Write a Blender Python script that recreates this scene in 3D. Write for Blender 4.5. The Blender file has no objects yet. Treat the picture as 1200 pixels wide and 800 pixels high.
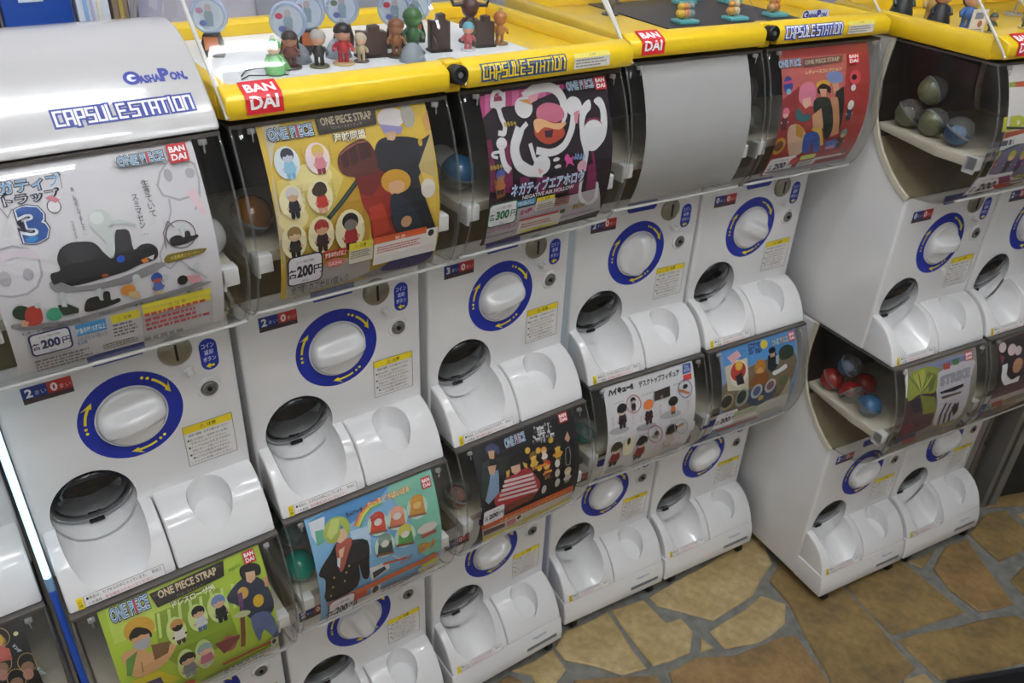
import bpy, bmesh, math, random
from mathutils import Vector, Matrix
random.seed(7)
scene = bpy.context.scene
C = bpy.context.collection
PI = math.pi
CEIL = 3.3
FZ = 0.93                      # dial height of the upper row above the floor

# ---------------------------------------------------------------- camera
cam_d = bpy.data.cameras.new('camera')
cam = bpy.data.objects.new('camera', cam_d); C.objects.link(cam)
cam_d.sensor_width = 36.0
cam_d.lens = 974.86 / 1200 * 36.0
cam_d.clip_start = 0.02
_r = Vector((0.8090, -0.5865, 0.0397)); _d = Vector((-0.2791, -0.4428, -0.8521)); _f = Vector((0.5173, 0.6782, -0.5219))
m = Matrix.Identity(4)
for i in range(3):
    m[i][0] = _r[i]; m[i][1] = -_d[i]; m[i][2] = -_f[i]
m[0][3], m[1][3], m[2][3] = -0.4439, -1.0266, 0.6908 + FZ
cam.matrix_world = m
cam_d.dof.use_dof = True
cam_d.dof.focus_distance = 1.12
cam_d.dof.aperture_fstop = 11.0
scene.camera = cam

# ---------------------------------------------------------------- world, exposure
w = bpy.data.worlds.new('shop_ambience'); scene.world = w; w.use_nodes = True
bg = w.node_tree.nodes['Background']
bg.inputs[0].default_value = (0.82, 0.83, 0.9, 1); bg.inputs[1].default_value = 0.1
vs = scene.view_settings
vs.view_transform = 'Standard'; vs.look = 'None'; vs.gamma = 1.0; vs.use_curve_mapping = False
vs.exposure = 0.08
LAMPS = [  # x, y, length, power : fluorescent troffers on the shop ceiling
    (-0.2, -0.45, 1.2, 9.0), (-0.2, -1.6, 1.2, 12.0), (1.1, -0.9, 1.2, 8.0), (1.1, -2.1, 1.2, 5.0), (-2.0, -1.2, 1.2, 5.0), (-0.5, -2.7, 1.2, 8.0)]

# ---------------------------------------------------------------- materials
MATS = {}
def lin(h):
    h = h.lstrip('#'); o = []
    for k in (0, 2, 4):
        v = int(h[k:k+2], 16) / 255
        o.append(v / 12.92 if v <= 0.04045 else ((v + 0.055) / 1.055) ** 2.4)
    return tuple(o)
def mat(name, col, rough=0.35, metal=0.0, var=0.04, scale=30.0, bump=0.0, spec=0.5, trans=0.0, coat=0.0):
    if name in MATS: return MATS[name]
    if isinstance(col, str): col = lin(col)
    mt = bpy.data.materials.new(name); mt.use_nodes = True
    nt = mt.node_tree; b = nt.nodes['Principled BSDF']
    b.inputs['Roughness'].default_value = rough; b.inputs['Metallic'].default_value = metal
    b.inputs['Specular IOR Level'].default_value = spec
    if coat: b.inputs['Coat Weight'].default_value = coat; b.inputs['Coat Roughness'].default_value = 0.05
    if trans: b.inputs['Transmission Weight'].default_value = trans
    tc = nt.nodes.new('ShaderNodeTexCoord'); nz = nt.nodes.new('ShaderNodeTexNoise')
    nz.inputs['Scale'].default_value = scale; nz.inputs['Detail'].default_value = 3
    nt.links.new(tc.outputs['Object'], nz.inputs['Vector'])
    rp = nt.nodes.new('ShaderNodeValToRGB')
    rp.color_ramp.elements[0].position = 0.3; rp.color_ramp.elements[1].position = 0.7
    rp.color_ramp.elements[0].color = tuple(max(0, c * (1 - var)) for c in col) + (1,)
    rp.color_ramp.elements[1].color = tuple(min(1, c * (1 + var)) for c in col) + (1,)
    nt.links.new(nz.outputs['Fac'], rp.inputs['Fac']); nt.links.new(rp.outputs['Color'], b.inputs['Base Color'])
    if bump:
        bp = nt.nodes.new('ShaderNodeBump'); bp.inputs['Strength'].default_value = bump; bp.inputs['Distance'].default_value = 0.002
        nt.links.new(nz.outputs['Fac'], bp.inputs['Height']); nt.links.new(bp.outputs['Normal'], b.inputs['Normal'])
    MATS[name] = mt
    return mt
def schlick(nt, ior):
    """Fresnel reflectance of a thin sheet, the same from both of its sides"""
    g = nt.nodes.new('ShaderNodeNewGeometry'); d = nt.nodes.new('ShaderNodeVectorMath'); d.operation = 'DOT_PRODUCT'
    nt.links.new(g.outputs['Normal'], d.inputs[0]); nt.links.new(g.outputs['Incoming'], d.inputs[1])
    def op(kind, a, b=None):
        n = nt.nodes.new('ShaderNodeMath'); n.operation = kind
        for k, v in enumerate((a, b)):
            if v is None: continue
            if isinstance(v, float): n.inputs[k].default_value = v
            else: nt.links.new(v, n.inputs[k])
        return n.outputs[0]
    f0 = ((ior-1)/(ior+1))**2
    p = op('POWER', op('SUBTRACT', 1.0, op('ABSOLUTE', d.outputs['Value'])), 5.0)
    return op('ADD', op('MULTIPLY', p, 1.0-f0), f0)
def clear(name, tint, rough=0.03, ior=1.45, veil=0.0, veil_col=(0.8, 0.8, 0.8)):
    """thin clear plastic: see-through sheet with a Fresnel reflection and a slight milky veil"""
    if name in MATS: return MATS[name]
    mt = bpy.data.materials.new(name); mt.use_nodes = True; nt = mt.node_tree
    for n in list(nt.nodes): nt.nodes.remove(n)
    out = nt.nodes.new('ShaderNodeOutputMaterial'); mix = nt.nodes.new('ShaderNodeMixShader')
    tr = nt.nodes.new('ShaderNodeBsdfTransparent'); gl = nt.nodes.new('ShaderNodeBsdfGlossy'); fr = schlick(nt, ior)
    tr.inputs[0].default_value = tint + (1,); gl.inputs['Roughness'].default_value = rough
    base = tr
    if veil:
        df = nt.nodes.new('ShaderNodeBsdfDiffuse'); df.inputs[0].default_value = veil_col + (1,)
        m2 = nt.nodes.new('ShaderNodeMixShader'); m2.inputs[0].default_value = veil
        nt.links.new(tr.outputs[0], m2.inputs[1]); nt.links.new(df.outputs[0], m2.inputs[2]); base = m2
    nt.links.new(fr, mix.inputs[0]); nt.links.new(base.outputs[0], mix.inputs[1]); nt.links.new(gl.outputs[0], mix.inputs[2])
    nt.links.new(mix.outputs[0], out.inputs[0]); MATS[name] = mt
    return mt
def glow(name, col, strength):
    if name in MATS: return MATS[name]
    mt = mat(name, col, 0.4)
    b = mt.node_tree.nodes['Principled BSDF']
    b.inputs['Emission Color'].default_value = tuple(col) + (1,); b.inputs['Emission Strength'].default_value = strength
    return mt
WHITE = mat('white_plastic', '#e8e8e8', 0.2, var=0.012, scale=6, coat=0.6)
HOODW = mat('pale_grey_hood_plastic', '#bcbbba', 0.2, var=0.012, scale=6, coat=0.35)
CREAM = mat('cream_plastic', '#d6cfbc', 0.4, var=0.05)
SHADECH = mat('chamber_shade_brown', '#2c221b', 0.35, var=0.25, scale=14)  # dark brown carries the shade of the unlit chamber interior
BOWL = mat('beige_bowl_plastic', '#877b60', 0.35, var=0.15, scale=10)
CLEAR = clear('clear_cover_plastic', (0.93, 0.93, 0.92), veil=0.008)
CLEAR2 = clear('clear_case_plastic', (0.97, 0.97, 0.97), veil=0.008)
SMOKE = mat('smoked_flap_plastic', '#17181b', 0.07, var=0.1)
RIMCLR = mat('grey_flap_rim', '#8d9092', 0.15)
YELLOW = mat('yellow_plastic', '#edc81e', 0.3, var=0.02, coat=0.3)
BLUE = mat('blue_print', '#20309a', 0.4, var=0.02)
METAL = mat('brushed_metal', '#9a9688', 0.35, 0.8, var=0.1)
STEEL = mat('dark_steel', '#8d8d8a', 0.35, 0.7, var=0.1)
BLACK = mat('black_rubber', '#101012', 0.5)
def ink(hexcol):
    return mat('print_' + hexcol.lstrip('#'), hexcol, 0.45, var=0.015)

# ---------------------------------------------------------------- mesh helpers
class MB:
    def __init__(s): s.v = []; s.f = []; s.mi = []
    def add(s, vs, fs, mi=0):
        n = len(s.v); s.v += [tuple(p) for p in vs]; s.f += [tuple(i + n for i in f) for f in fs]; s.mi += [mi] * len(fs)
    def box(s, x0, x1, y0, y1, z0, z1, mi=0):
        s.add([(x0,y0,z0),(x1,y0,z0),(x1,y1,z0),(x0,y1,z0),(x0,y0,z1),(x1,y0,z1),(x1,y1,z1),(x0,y1,z1)],
              [(3,2,1,0),(4,5,6,7),(0,1,5,4),(1,2,6,5),(2,3,7,6),(3,0,4,7)], mi)
    def prism_x(s, prof, x0, x1, mi=0):
        """closed (y,z) outline swept along x"""
        n = len(prof)
        s.add([(x0, y, z) for y, z in prof] + [(x1, y, z) for y, z in prof],
              [tuple(range(n)), tuple(range(2*n-1, n-1, -1))] + [(i, i+n, (i+1) % n + n, (i+1) % n) for i in range(n)], mi)
    def prism(s, pts, f, t0, t1, mi=0):
        """closed 2D outline; f(a,b,t)->point"""
        n = len(pts)
        s.add([f(a, b, t0) for a, b in pts] + [f(a, b, t1) for a, b in pts],
              [tuple(range(n)), tuple(range(2*n-1, n-1, -1))] + [(i, i+n, (i+1) % n + n, (i+1) % n) for i in range(n)], mi)
    def lathe(s, prof, org=(0,0,0), axis=(0,0,1), seg=24, mi=0, cap=True):
        """(r,h) profile turned about axis"""
        ax = Vector(axis).normalized(); t = Vector((1,0,0)) if abs(ax.x) < 0.9 else Vector((0,1,0))
        e1 = ax.cross(t).normalized(); e2 = ax.cross(e1); o = Vector(org); vs = []
        for r, h in prof:
            for k in range(seg):
                a = 2*PI*k/seg; vs.append(o + ax*h + e1*(r*math.cos(a)) + e2*(r*math.sin(a)))
        fs = []
        for i in range(len(prof)-1):
            for k in range(seg):
                fs.append((i*seg+k, i*seg+(k+1) % seg, (i+1)*seg+(k+1) % seg, (i+1)*seg+k))
        if cap:
            fs.append(tuple(range(seg-1, -1, -1))); fs.append(tuple((len(prof)-1)*seg+k for k in range(seg)))
        s.add(vs, fs, mi)
    def ball(s, org, rx, ry=None, rz=None, mi=0, seg=14, rings=8, a0=-PI/2, a1=PI/2):
        ry = ry or rx; rz = rz or rx; vs = []; fs = []
        for i in range(rings+1):
            t = a0 + (a1-a0)*i/rings
            for k in range(seg):
                a = 2*PI*k/seg; vs.append((org[0]+rx*math.cos(t)*math.cos(a), org[1]+ry*math.cos(t)*math.sin(a), org[2]+rz*math.sin(t)))
        for i in range(rings):
            for k in range(seg): fs.append((i*seg+k, i*seg+(k+1) % seg, (i+1)*seg+(k+1) % seg, (i+1)*seg+k))
        s.add(vs, fs, mi)
    def tube(s, pts, r, seg=8, mi=0, closed=False):
        P = [Vector(p) for p in pts]; n = len(P); vs = []; up = Vector((0.13, 0.21, 0.97))
        for i, p in enumerate(P):
            a = P[(i+1) % n] if (closed or i < n-1) else p; b = P[i-1] if (closed or i > 0) else p
            d = (a-b).normalized(); e1 = d.cross(up).normalized(); e2 = d.cross(e1)
            rr = r[i] if isinstance(r, (list, tuple)) else r
            for k in range(seg):
                t = 2*PI*k/seg; vs.append(p + e1*(rr*math.cos(t)) + e2*(rr*math.sin(t)))
        fs = [(i*seg+k, i*seg+(k+1) % seg, ((i+1) % n)*seg+(k+1) % seg, ((i+1) % n)*seg+k) for i in range(n if closed else n-1) for k in range(seg)]
        if not closed: fs += [tuple(range(seg-1, -1, -1)), tuple((n-1)*seg+k for k in range(seg))]
        s.add(vs, fs, mi)
    def mesh(s, name, mats, smooth=40, merge=0.0, flip=True):
        me = bpy.data.meshes.new(name); me.from_pydata(s.v, [], s.f)
        for mt in (mats if isinstance(mats, (list, tuple)) else [mats]): me.materials.append(mt)
        me.polygons.foreach_set('material_index', s.mi)
        if flip or merge:
            bm = bmesh.new(); bm.from_mesh(me)
            if merge: bmesh.ops.remove_doubles(bm, verts=bm.verts, dist=merge)
            if flip: bmesh.ops.recalc_face_normals(bm, faces=bm.faces)
            bm.to_mesh(me); bm.free()
        if smooth:
            me.polygons.foreach_set('use_smooth', [True] * len(me.polygons)); me.set_sharp_from_angle(angle=math.radians(smooth))
        me.update(); return me
    def build(s, name, mats, parent=None, loc=(0,0,0), smooth=40, merge=0.0, flip=True, label=None):
        return put(name, s.mesh(name, mats, smooth, merge, flip), parent, loc, label=label)
def put(name, me, parent=None, loc=(0,0,0), rot=None, label=None):
    o = bpy.data.objects.new(name, me); C.objects.link(o)
    o.parent = parent; o.location = loc
    if rot: o.rotation_euler = rot
    if label: o['label'] = label
    return o
def empty(name, loc, rz=0.0):
    o = bpy.data.objects.new(name, None); C.objects.link(o); o.location = loc; o.rotation_euler = (0, 0, rz); o.empty_display_size = 0.05
    return o
def tag(o, label, cat, group=None):
    o['label'] = label; o['category'] = cat
    if group: o['group'] = group
    return o
def struct(o, label=None, cat=None):
    o['kind'] = 'structure'
    if label: o['label'] = label
    if cat: o['category'] = cat
    return o
def modded(me, name, bevel=0.0, cutters=(), seg=3, smooth=35, angle=40):
    """bake a bevel and some boolean cuts into a mesh"""
    o = bpy.data.objects.new('tmp', me); C.objects.link(o); cs = []
    if bevel:
        b = o.modifiers.new('b', 'BEVEL'); b.width = bevel; b.segments = seg; b.limit_method = 'ANGLE'; b.angle_limit = math.radians(angle)
    for cm in cutters:
        c = bpy.data.objects.new('cut', cm); C.objects.link(c); cs.append(c)
        x = o.modifiers.new('x', 'BOOLEAN'); x.operation = 'DIFFERENCE'; x.solver = 'EXACT'; x.object = c
    bpy.context.view_layer.update()
    r = bpy.data.meshes.new_from_object(o.evaluated_get(bpy.context.evaluated_depsgraph_get())); r.name = name
    for c in cs: bpy.data.objects.remove(c)
    bpy.data.objects.remove(o)
    r.polygons.foreach_set('use_smooth', [True] * len(r.polygons)); r.set_sharp_from_angle(angle=math.radians(smooth))
    return r

# ---------------------------------------------------------------- flat print: text, outlines, cards
_tc = {}
def text2d(s, bold=0.0):
    """lettering as flat 2D triangles, cap height 1, centred at the origin"""
    k = (s, bold)
    if k not in _tc:
        c = bpy.data.curves.new('t', 'FONT'); c.body = s; c.resolution_u = 2; c.size = 1.0; c.offset = bold
        c.space_line = 0.9; c.align_x = 'CENTER'
        o = bpy.data.objects.new('t', c); C.objects.link(o); bpy.context.view_layer.update()
        me = bpy.data.meshes.new_from_object(o.evaluated_get(bpy.context.evaluated_depsgraph_get()))
        vs = [(v.co.x, v.co.y) for v in me.vertices]; fs = [tuple(p.vertices) for p in me.polygons]
        bpy.data.objects.remove(o); bpy.data.curves.remove(c); bpy.data.meshes.remove(me)
        x0 = min(v[0] for v in vs); x1 = max(v[0] for v in vs); y0 = min(v[1] for v in vs); y1 = max(v[1] for v in vs)
        _tc[k] = ([((x-(x0+x1)/2), (y-(y0+y1)/2)) for x, y in vs], fs, x1-x0, y1-y0)
    return _tc[k]
def ell(cx, cy, rx, ry, rot=0.0, n=20):
    c, s = math.cos(rot), math.sin(rot)
    return [(cx + c*rx*math.cos(2*PI*k/n) - s*ry*math.sin(2*PI*k/n), cy + s*rx*math.cos(2*PI*k/n) + c*ry*math.sin(2*PI*k/n)) for k in range(n)]
def stroke(pts, wd, closed=False):
    """outlined polyline -> list of quads (mitred)"""
    P = [Vector(p) for p in pts]; n = len(P); L = []; R = []
    for i in range(n):
        a = P[i-1] if (i > 0 or closed) else None; b = P[(i+1) % n] if (i < n-1 or closed) else None
        d1 = (P[i]-a).normalized() if a is not None else None; d2 = (b-P[i]).normalized() if b is not None else None
        d1 = d1 or d2; d2 = d2 or d1
        nn = (Vector((-d1.y, d1.x)) + Vector((-d2.y, d2.x)))
        nn = nn.normalized() if nn.length > 1e-6 else Vector((-d1.y, d1.x))
        k = wd/2 / max(0.35, nn.dot(Vector((-d1.y, d1.x))))
        e = Vector((0,0))
        if not closed and i == 0: e = -d2*wd/2
        if not closed and i == n-1: e = d1*wd/2
        L.append(tuple(P[i]+nn*k+e)); R.append(tuple(P[i]-nn*k+e))
    return [[L[i], L[(i+1) % n], R[(i+1) % n], R[i]] for i in range(n if closed else n-1)]
class Print:
    """flat printed shapes laid on a surface; fmap(x, y, lift) -> point; steps: cut along y so that they follow a curve"""
    def __init__(s, fmap, cuts=(), lift=0.0003, dl=0.00004):
        s.fmap = fmap; s.cuts = cuts; s.l = lift; s.dl = dl; s.layers = []
    def poly(s, col, polys): s.l += s.dl; s.layers.append((col, polys, None, s.l, 0))
    def text(s, col, txt, x, y, h, rot=0.0, bold=0.0, wmax=None, sx=1.0, grow=0.0):
        vs, fs, tw, th = text2d(txt, bold); k = h/th; kx = k*sx
        if wmax: kx = wmax/tw
        c, sn = math.cos(rot), math.sin(rot); s.l += s.dl
        s.layers.append((col, [(x + c*a*kx - sn*b*k, y + sn*a*kx + c*b*k) for a, b in vs], fs, s.l, 1))
    def meshes(s, name, which=None):
        cols = []; V = []; F = []; M = []
        for col, a, fs, lift, kind in s.layers:
            if which is not None and kind != which: continue
            if col not in cols: cols.append(col)
            bm = bmesh.new()
            if fs is None:
                for pl in a:
                    try: bm.faces.new([bm.verts.new((x, y, 0)) for x, y in pl])
                    except ValueError: pass
                bmesh.ops.triangulate(bm, faces=bm.faces)
            else:
                vv = [bm.verts.new((x, y, 0)) for x, y in a]
                for f in fs:
                    try: bm.faces.new([vv[i] for i in f])
                    except ValueError: pass
            ys = [v.co.y for v in bm.verts]
            if ys:
                for cy in s.cuts:
                    if min(ys) < cy < max(ys):
                        bmesh.ops.bisect_plane(bm, geom=bm.verts[:]+bm.edges[:]+bm.faces[:], plane_co=(0, cy, 0), plane_no=(0, 1, 0))
            for f in bm.faces: f.normal_update()
            bm.verts.index_update(); n = len(V); V += [s.fmap(v.co.x, v.co.y, lift) for v in bm.verts]
            for f in bm.faces:
                ids = [v.index + n for v in f.verts]
                F.append(ids if f.normal.z > 0 else ids[::-1]); M.append(cols.index(col))
            bm.free()
        me = bpy.data.meshes.new(name); me.from_pydata(V, [], F)
        for c in cols: me.materials.append(ink(c))
        me.polygons.foreach_set('material_index', M); me.update()
        return me
# square block alphabet of the big machine lettering (unit cells, y up)
GL = {'C': [[(1,1),(0,1),(0,0),(1,0)]], 'A': [[(0,0),(0,1),(1,1),(1,0)], [(0,.42),(1,.42)]], 'P': [[(0,-.1),(0,1),(1,1),(1,.42),(0,.42)]],
      'S': [[(1,1),(0,1),(0,.5),(1,.5),(1,0),(0,0)]], 'U': [[(0,1),(0,0),(1,0),(1,1)]], 'L': [[(0,1.05),(0,0),(.8,0)]],
      'E': [[(1,1),(0,1),(0,0),(1,0)], [(0,.5),(.9,.5)]], 'T': [[(-.1,1),(1.1,1)], [(.5,1),(.5,0)]], 'I': [[(.5,1.05),(.5,0)]],
      'O': [[(0,0),(0,1),(1,1),(1,0),(0,0)]], 'N': [[(0,0),(0,1),(1,1),(1,0)]], ' ': []}
def block_word(pr, x0, x1, y0, y1, fill, edge, halo=None):
    word = 'CAPSULE STATION'; adv = {'I': .75, ' ': .35}; x = 0; st = []
    for ch in word:
        a = adv.get(ch, 1.42)
        for ln in GL[ch]: st.append([(x + (p[0]*.95 if ch != 'I' else .1), p[1]) for p in ln])
        x += a
    W = x-.42; kx = (x1-x0)/W; ky = (y1-y0)
    for col, wd in ((halo, 1.08), (edge, .94), (fill, .34)):
        if not col: continue
        q = []
        for ln in st: q += stroke([(x0+p[0]*kx, y0+p[1]*ky) for p in ln], wd*kx)
        pr.poly(col, q)
def maker_mark(pr, x, y, sx, sy, red='#d0202c'):
    """red square with the two-line white word"""
    pr.poly(red, [[(x-sx/2, y-sy/2), (x+sx/2, y-sy/2), (x+sx/2, y+sy/2), (x-sx/2, y+sy/2)]])
    pr.text('#ffffff', 'BAN', x, y+sy*.21, sy*.33, bold=0.035, wmax=sx*.8)
    pr.text('#ffffff', 'DAI', x, y-sy*.21, sy*.33, bold=0.035, wmax=sx*.76)
def fine_print(pr, col, x0, y0, x1, y1, rows, seed=1, fill=.55):
    rd = random.Random(seed); q = []; h = (y1-y0)/rows
    for r in range(rows):
        x = x0; yb = y1-(r+1)*h+h*.25; end = x1 - rd.random()*.25*(x1-x0)
        while x < end:
            l = h*(.3+rd.random()*.9); e = min(x+l, end); q.append([(x, yb), (e, yb), (e, yb+h*fill), (x, yb+h*fill)]); x = e + h*.22
    pr.poly(col, q)
def rrect(x0, y0, x1, y1, r, n=4):
    o = []
    for cx, cy, a in ((x1-r, y0+r, -PI/2), (x1-r, y1-r, 0), (x0+r, y1-r, PI/2), (x0+r, y0+r, PI)):
        for k in range(n+1): o.append((cx+r*math.cos(a+PI/2*k/n), cy+r*math.sin(a+PI/2*k/n)))
    return o
# ================================================================ the setting
def seg_poly(y0, y1, x0, x1): return [(x0,y0),(x1,y0),(x1,y1),(x0,y1)]
GROUT = mat('grey_grout', '#6f6f6a', 0.9, var=0.25, scale=40, bump=0.4)
b = MB(); b.box(-3.2, 4.2, -4.0, 0.46, -0.05, -0.006)
floor = struct(b.build('floor', GROUT))
def stone_mat(name, c1, c2, c3):
    mt = bpy.data.materials.new(name); mt.use_nodes = True; nt = mt.node_tree; bs = nt.nodes['Principled BSDF']
    tc = nt.nodes.new('ShaderNodeTexCoord'); n1 = nt.nodes.new('ShaderNodeTexNoise'); n2 = nt.nodes.new('ShaderNodeTexNoise')
    n1.inputs['Scale'].default_value = 8.0; n1.inputs['Detail'].default_value = 6; n1.inputs['Roughness'].default_value = 0.62
    n2.inputs['Scale'].default_value = 55; n2.inputs['Detail'].default_value = 5
    nt.links.new(tc.outputs['Object'], n1.inputs['Vector']); nt.links.new(tc.outputs['Object'], n2.inputs['Vector'])
    rp = nt.nodes.new('ShaderNodeValToRGB'); e = rp.color_ramp.elements
    e[0].position = .3; e[0].color = lin(c1)+(1,); e[1].position = .72; e[1].color = lin(c3)+(1,)
    k = e.new(.5); k.color = lin(c2)+(1,)
    nt.links.new(n1.outputs['Fac'], rp.inputs['Fac'])
    mx = nt.nodes.new('ShaderNodeMix'); mx.data_type = 'RGBA'; mx.blend_type = 'OVERLAY'; mx.inputs[0].default_value = .65
    nt.links.new(rp.outputs['Color'], mx.inputs[6]); nt.links.new(n2.outputs['Color'], mx.inputs[7]); 
    bw = nt.nodes.new('ShaderNodeRGBToBW'); nt.links.new(n2.outputs['Color'], bw.inputs[0]); nt.links.new(bw.outputs[0], mx.inputs[7])
    nt.links.new(mx.outputs[2], bs.inputs['Base Color']); bs.inputs['Roughness'].default_value = .5
    bp = nt.nodes.new('ShaderNodeBump'); bp.inputs['Strength'].default_value = .6; bp.inputs['Distance'].default_value = .004
    nt.links.new(n1.outputs['Fac'], bp.inputs['Height']); nt.links.new(bp.outputs['Normal'], bs.inputs['Normal'])
    return mt
STONES = [stone_mat('sandstone_pale', '#907c52', '#a18c60', '#b09e75'), stone_mat('sandstone_ochre', '#635236', '#836842', '#997e52'),
          stone_mat('sandstone_brown', '#63563f', '#7e6840', '#947c4f')]
TRACED = [(0, [(0.325, -0.076), (0.438, -0.083), (0.428, -0.143), (0.386, -0.158), (0.346, -0.157), (0.353, -0.109)]), (0, [(0.446, -0.08), (0.497, -0.058), (0.618, -0.072), (0.585, -0.245), (0.527, -0.227), (0.488, -0.171), (0.443, -0.121)]), (0, [(0.628, -0.073), (0.716, -0.093), (0.715, -0.178), (0.755, -0.19), (0.75, -0.232), (0.701, -0.27), (0.601, -0.248)]), (0, [(0.736, -0.097), (0.805, -0.097), (1.049, -0.099), (1.173, -0.084), (1.09, -0.196), (0.959, -0.24), (0.816, -0.237), (0.779, -0.187), (0.735, -0.128)]), (0, [(0.752, -0.255), (0.756, -0.293), (0.721, -0.284)]), (0, [(0.784, -0.256), (0.912, -0.258), (0.977, -0.252), (1.007, -0.306), (0.958, -0.342), (0.857, -0.344), (0.777, -0.31)]), (1, [(0.619, -0.282), (0.699, -0.289), (0.778, -0.336), (0.912, -0.363), (0.949, -0.382), (0.907, -0.505), (0.852, -0.554), (0.577, -0.366)]), (1, [(0.425, -0.174), (0.59, -0.273), (0.561, -0.355), (0.365, -0.27)]), (2, [(1.034, -0.233), (1.135, -0.193), (1.14, -0.304), (1.182, -0.35), (1.109, -0.601), (1.034, -0.6), (0.884, -0.537), (0.919, -0.497), (0.948, -0.432), (1.015, -0.311)]), (2, [(1.19, -0.355), (1.39, -0.382), (1.367, -0.577), (1.171, -0.52), (1.148, -0.514)]), (2, [(1.145, -0.53), (1.401, -0.623), (1.47, -0.659), (1.469, -0.706), (1.404, -0.767), (1.125, -0.653)]), (2, [(1.404, -0.399), (1.512, -0.415), (1.415, -0.435)]), (1, [(1.438, -0.451), (1.545, -0.425), (1.622, -0.442), (1.497, -0.635), (1.398, -0.598), (1.404, -0.516)]), (2, [(1.648, -0.435), (1.761, -0.419), (1.83, -0.444), (1.797, -0.526), (1.736, -0.556), (1.614, -0.539)]), (2, [(1.573, -0.588), (1.712, -0.579), (1.644, -0.677), (1.524, -0.68)]), (2, [(1.795, -0.404), (1.854, -0.386), (2.026, -0.454), (1.969, -0.506), (1.874, -0.452)]), (0, [(1.839, -0.472), (1.913, -0.495), (1.885, -0.544), (1.832, -0.521)]), (0, [(1.058, -0.602), (1.113, -0.62), (1.098, -0.683), (0.997, -0.64)]), (1, [(0.224, -0.087), (0.313, -0.079), (0.332, -0.121), (0.283, -0.165)])]
def inside(p, pl):
    r = False; n = len(pl)
    for i in range(n):
        (x1, y1), (x2, y2) = pl[i], pl[i-1]
        if (y1 > p[1]) != (y2 > p[1]) and p[0] < (x2-x1)*(p[1]-y1)/(y2-y1)+x1: r = not r
    return r
def voronoi(seeds, k, box):
    pl = [(box[0],box[2]),(box[1],box[2]),(box[1],box[3]),(box[0],box[3])]; sx, sy = seeds[k]
    for j, (tx, ty) in enumerate(seeds):
        if j == k or abs(tx-sx)+abs(ty-sy) > 1.6: continue
        mx, my, nx, ny = (sx+tx)/2, (sy+ty)/2, tx-sx, ty-sy; out = []
        for i in range(len(pl)):
            a, c = pl[i-1], pl[i]; da = (a[0]-mx)*nx+(a[1]-my)*ny; dc = (c[0]-mx)*nx+(c[1]-my)*ny
            if (da <= 0) != (dc <= 0):
                t = da/(da-dc); out.append((a[0]+(c[0]-a[0])*t, a[1]+(c[1]-a[1])*t))
            if dc <= 0: out.append(c)
        pl = out
        if not pl: break
    return pl
def area(pl): return sum(pl[i-1][0]*pl[i][1]-pl[i][0]*pl[i-1][1] for i in range(len(pl)))/2
def flagstone(pl, mt):
    if area(pl) < 0: pl = pl[::-1]
    cx = sum(p[0] for p in pl)/len(pl); cy = sum(p[1] for p in pl)/len(pl)
    q = []
    for i, p in enumerate(pl):                       # slightly ragged edges
        a = pl[(i+1) % len(pl)]; q.append(p); L = math.hypot(a[0]-p[0], a[1]-p[1]); n = min(5, int(L/0.05))
        for k in range(1, n):
            t = k/n; j = 0.0035; q.append((p[0]+(a[0]-p[0])*t+random.uniform(-j, j), p[1]+(a[1]-p[1])*t+random.uniform(-j, j)))
    n = len(q); m_ = MB(); h = random.uniform(-.001, .001)
    def ins(p, d):
        L = math.hypot(p[0]-cx, p[1]-cy) or 1; return (cx+(p[0]-cx)*(1-d/L), cy+(p[1]-cy)*(1-d/L))
    vs = [(x-cx, y-cy, -.012) for x, y in q] + [(x-cx, y-cy, h-.003) for x, y in q]
    vs += [(x-cx, y-cy, h) for x, y in (ins(p, .005) for p in q)]
    fs = [(i, (i+1) % n, (i+1) % n+n, i+n) for i in range(n)] + [(i+n, (i+1) % n+n, (i+1) % n+2*n, i+2*n) for i in range(n)] + [tuple(range(2*n, 3*n))]
    m_.add(vs, fs); m_.build('flagstone', mt, floor, (cx, cy, 0), smooth=30)
for k, (mi, pl) in enumerate(TRACED): flagstone(pl, STONES[mi])
seeds = []; own = []
for mi, pl in TRACED:
    seeds.append((sum(p[0] for p in pl)/len(pl), sum(p[1] for p in pl)/len(pl)))
    for i, p in enumerate(pl):
        a = pl[i-1]; seeds.append((p[0]*.92+seeds[-1][0]*.0+.08*sum(q[0] for q in pl)/len(pl), p[1]*.92+.08*sum(q[1] for q in pl)/len(pl)))
nt_ = len(seeds)
gx = -1.4
while gx < 2.7:
    gy = -2.0
    while gy < 0.4:
        p = (gx+random.uniform(-.1, .1), gy+random.uniform(-.1, .1))
        if not any(inside(p, pl) for _, pl in TRACED) and all(math.hypot(p[0]-s[0], p[1]-s[1]) > .1 for s in seeds[:nt_]): seeds.append(p)
        gy += .30
    gx += .30
for k in range(nt_, len(seeds)):
    pl = voronoi(seeds, k, (-1.6, 2.85, -2.2, .42))
    if len(pl) < 3: continue
    cx = sum(p[0] for p in pl)/len(pl); cy = sum(p[1] for p in pl)/len(pl)
    pl = [(cx+(x-cx)*.93, cy+(y-cy)*.93) for x, y in pl]
    if any(inside(p, t) for p in pl for _, t in TRACED) or any(inside(p, pl) for _, t in TRACED for p in t): continue
    if abs(area(pl)) < .006: continue
    flagstone(pl, STONES[random.randrange(3)])

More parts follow.
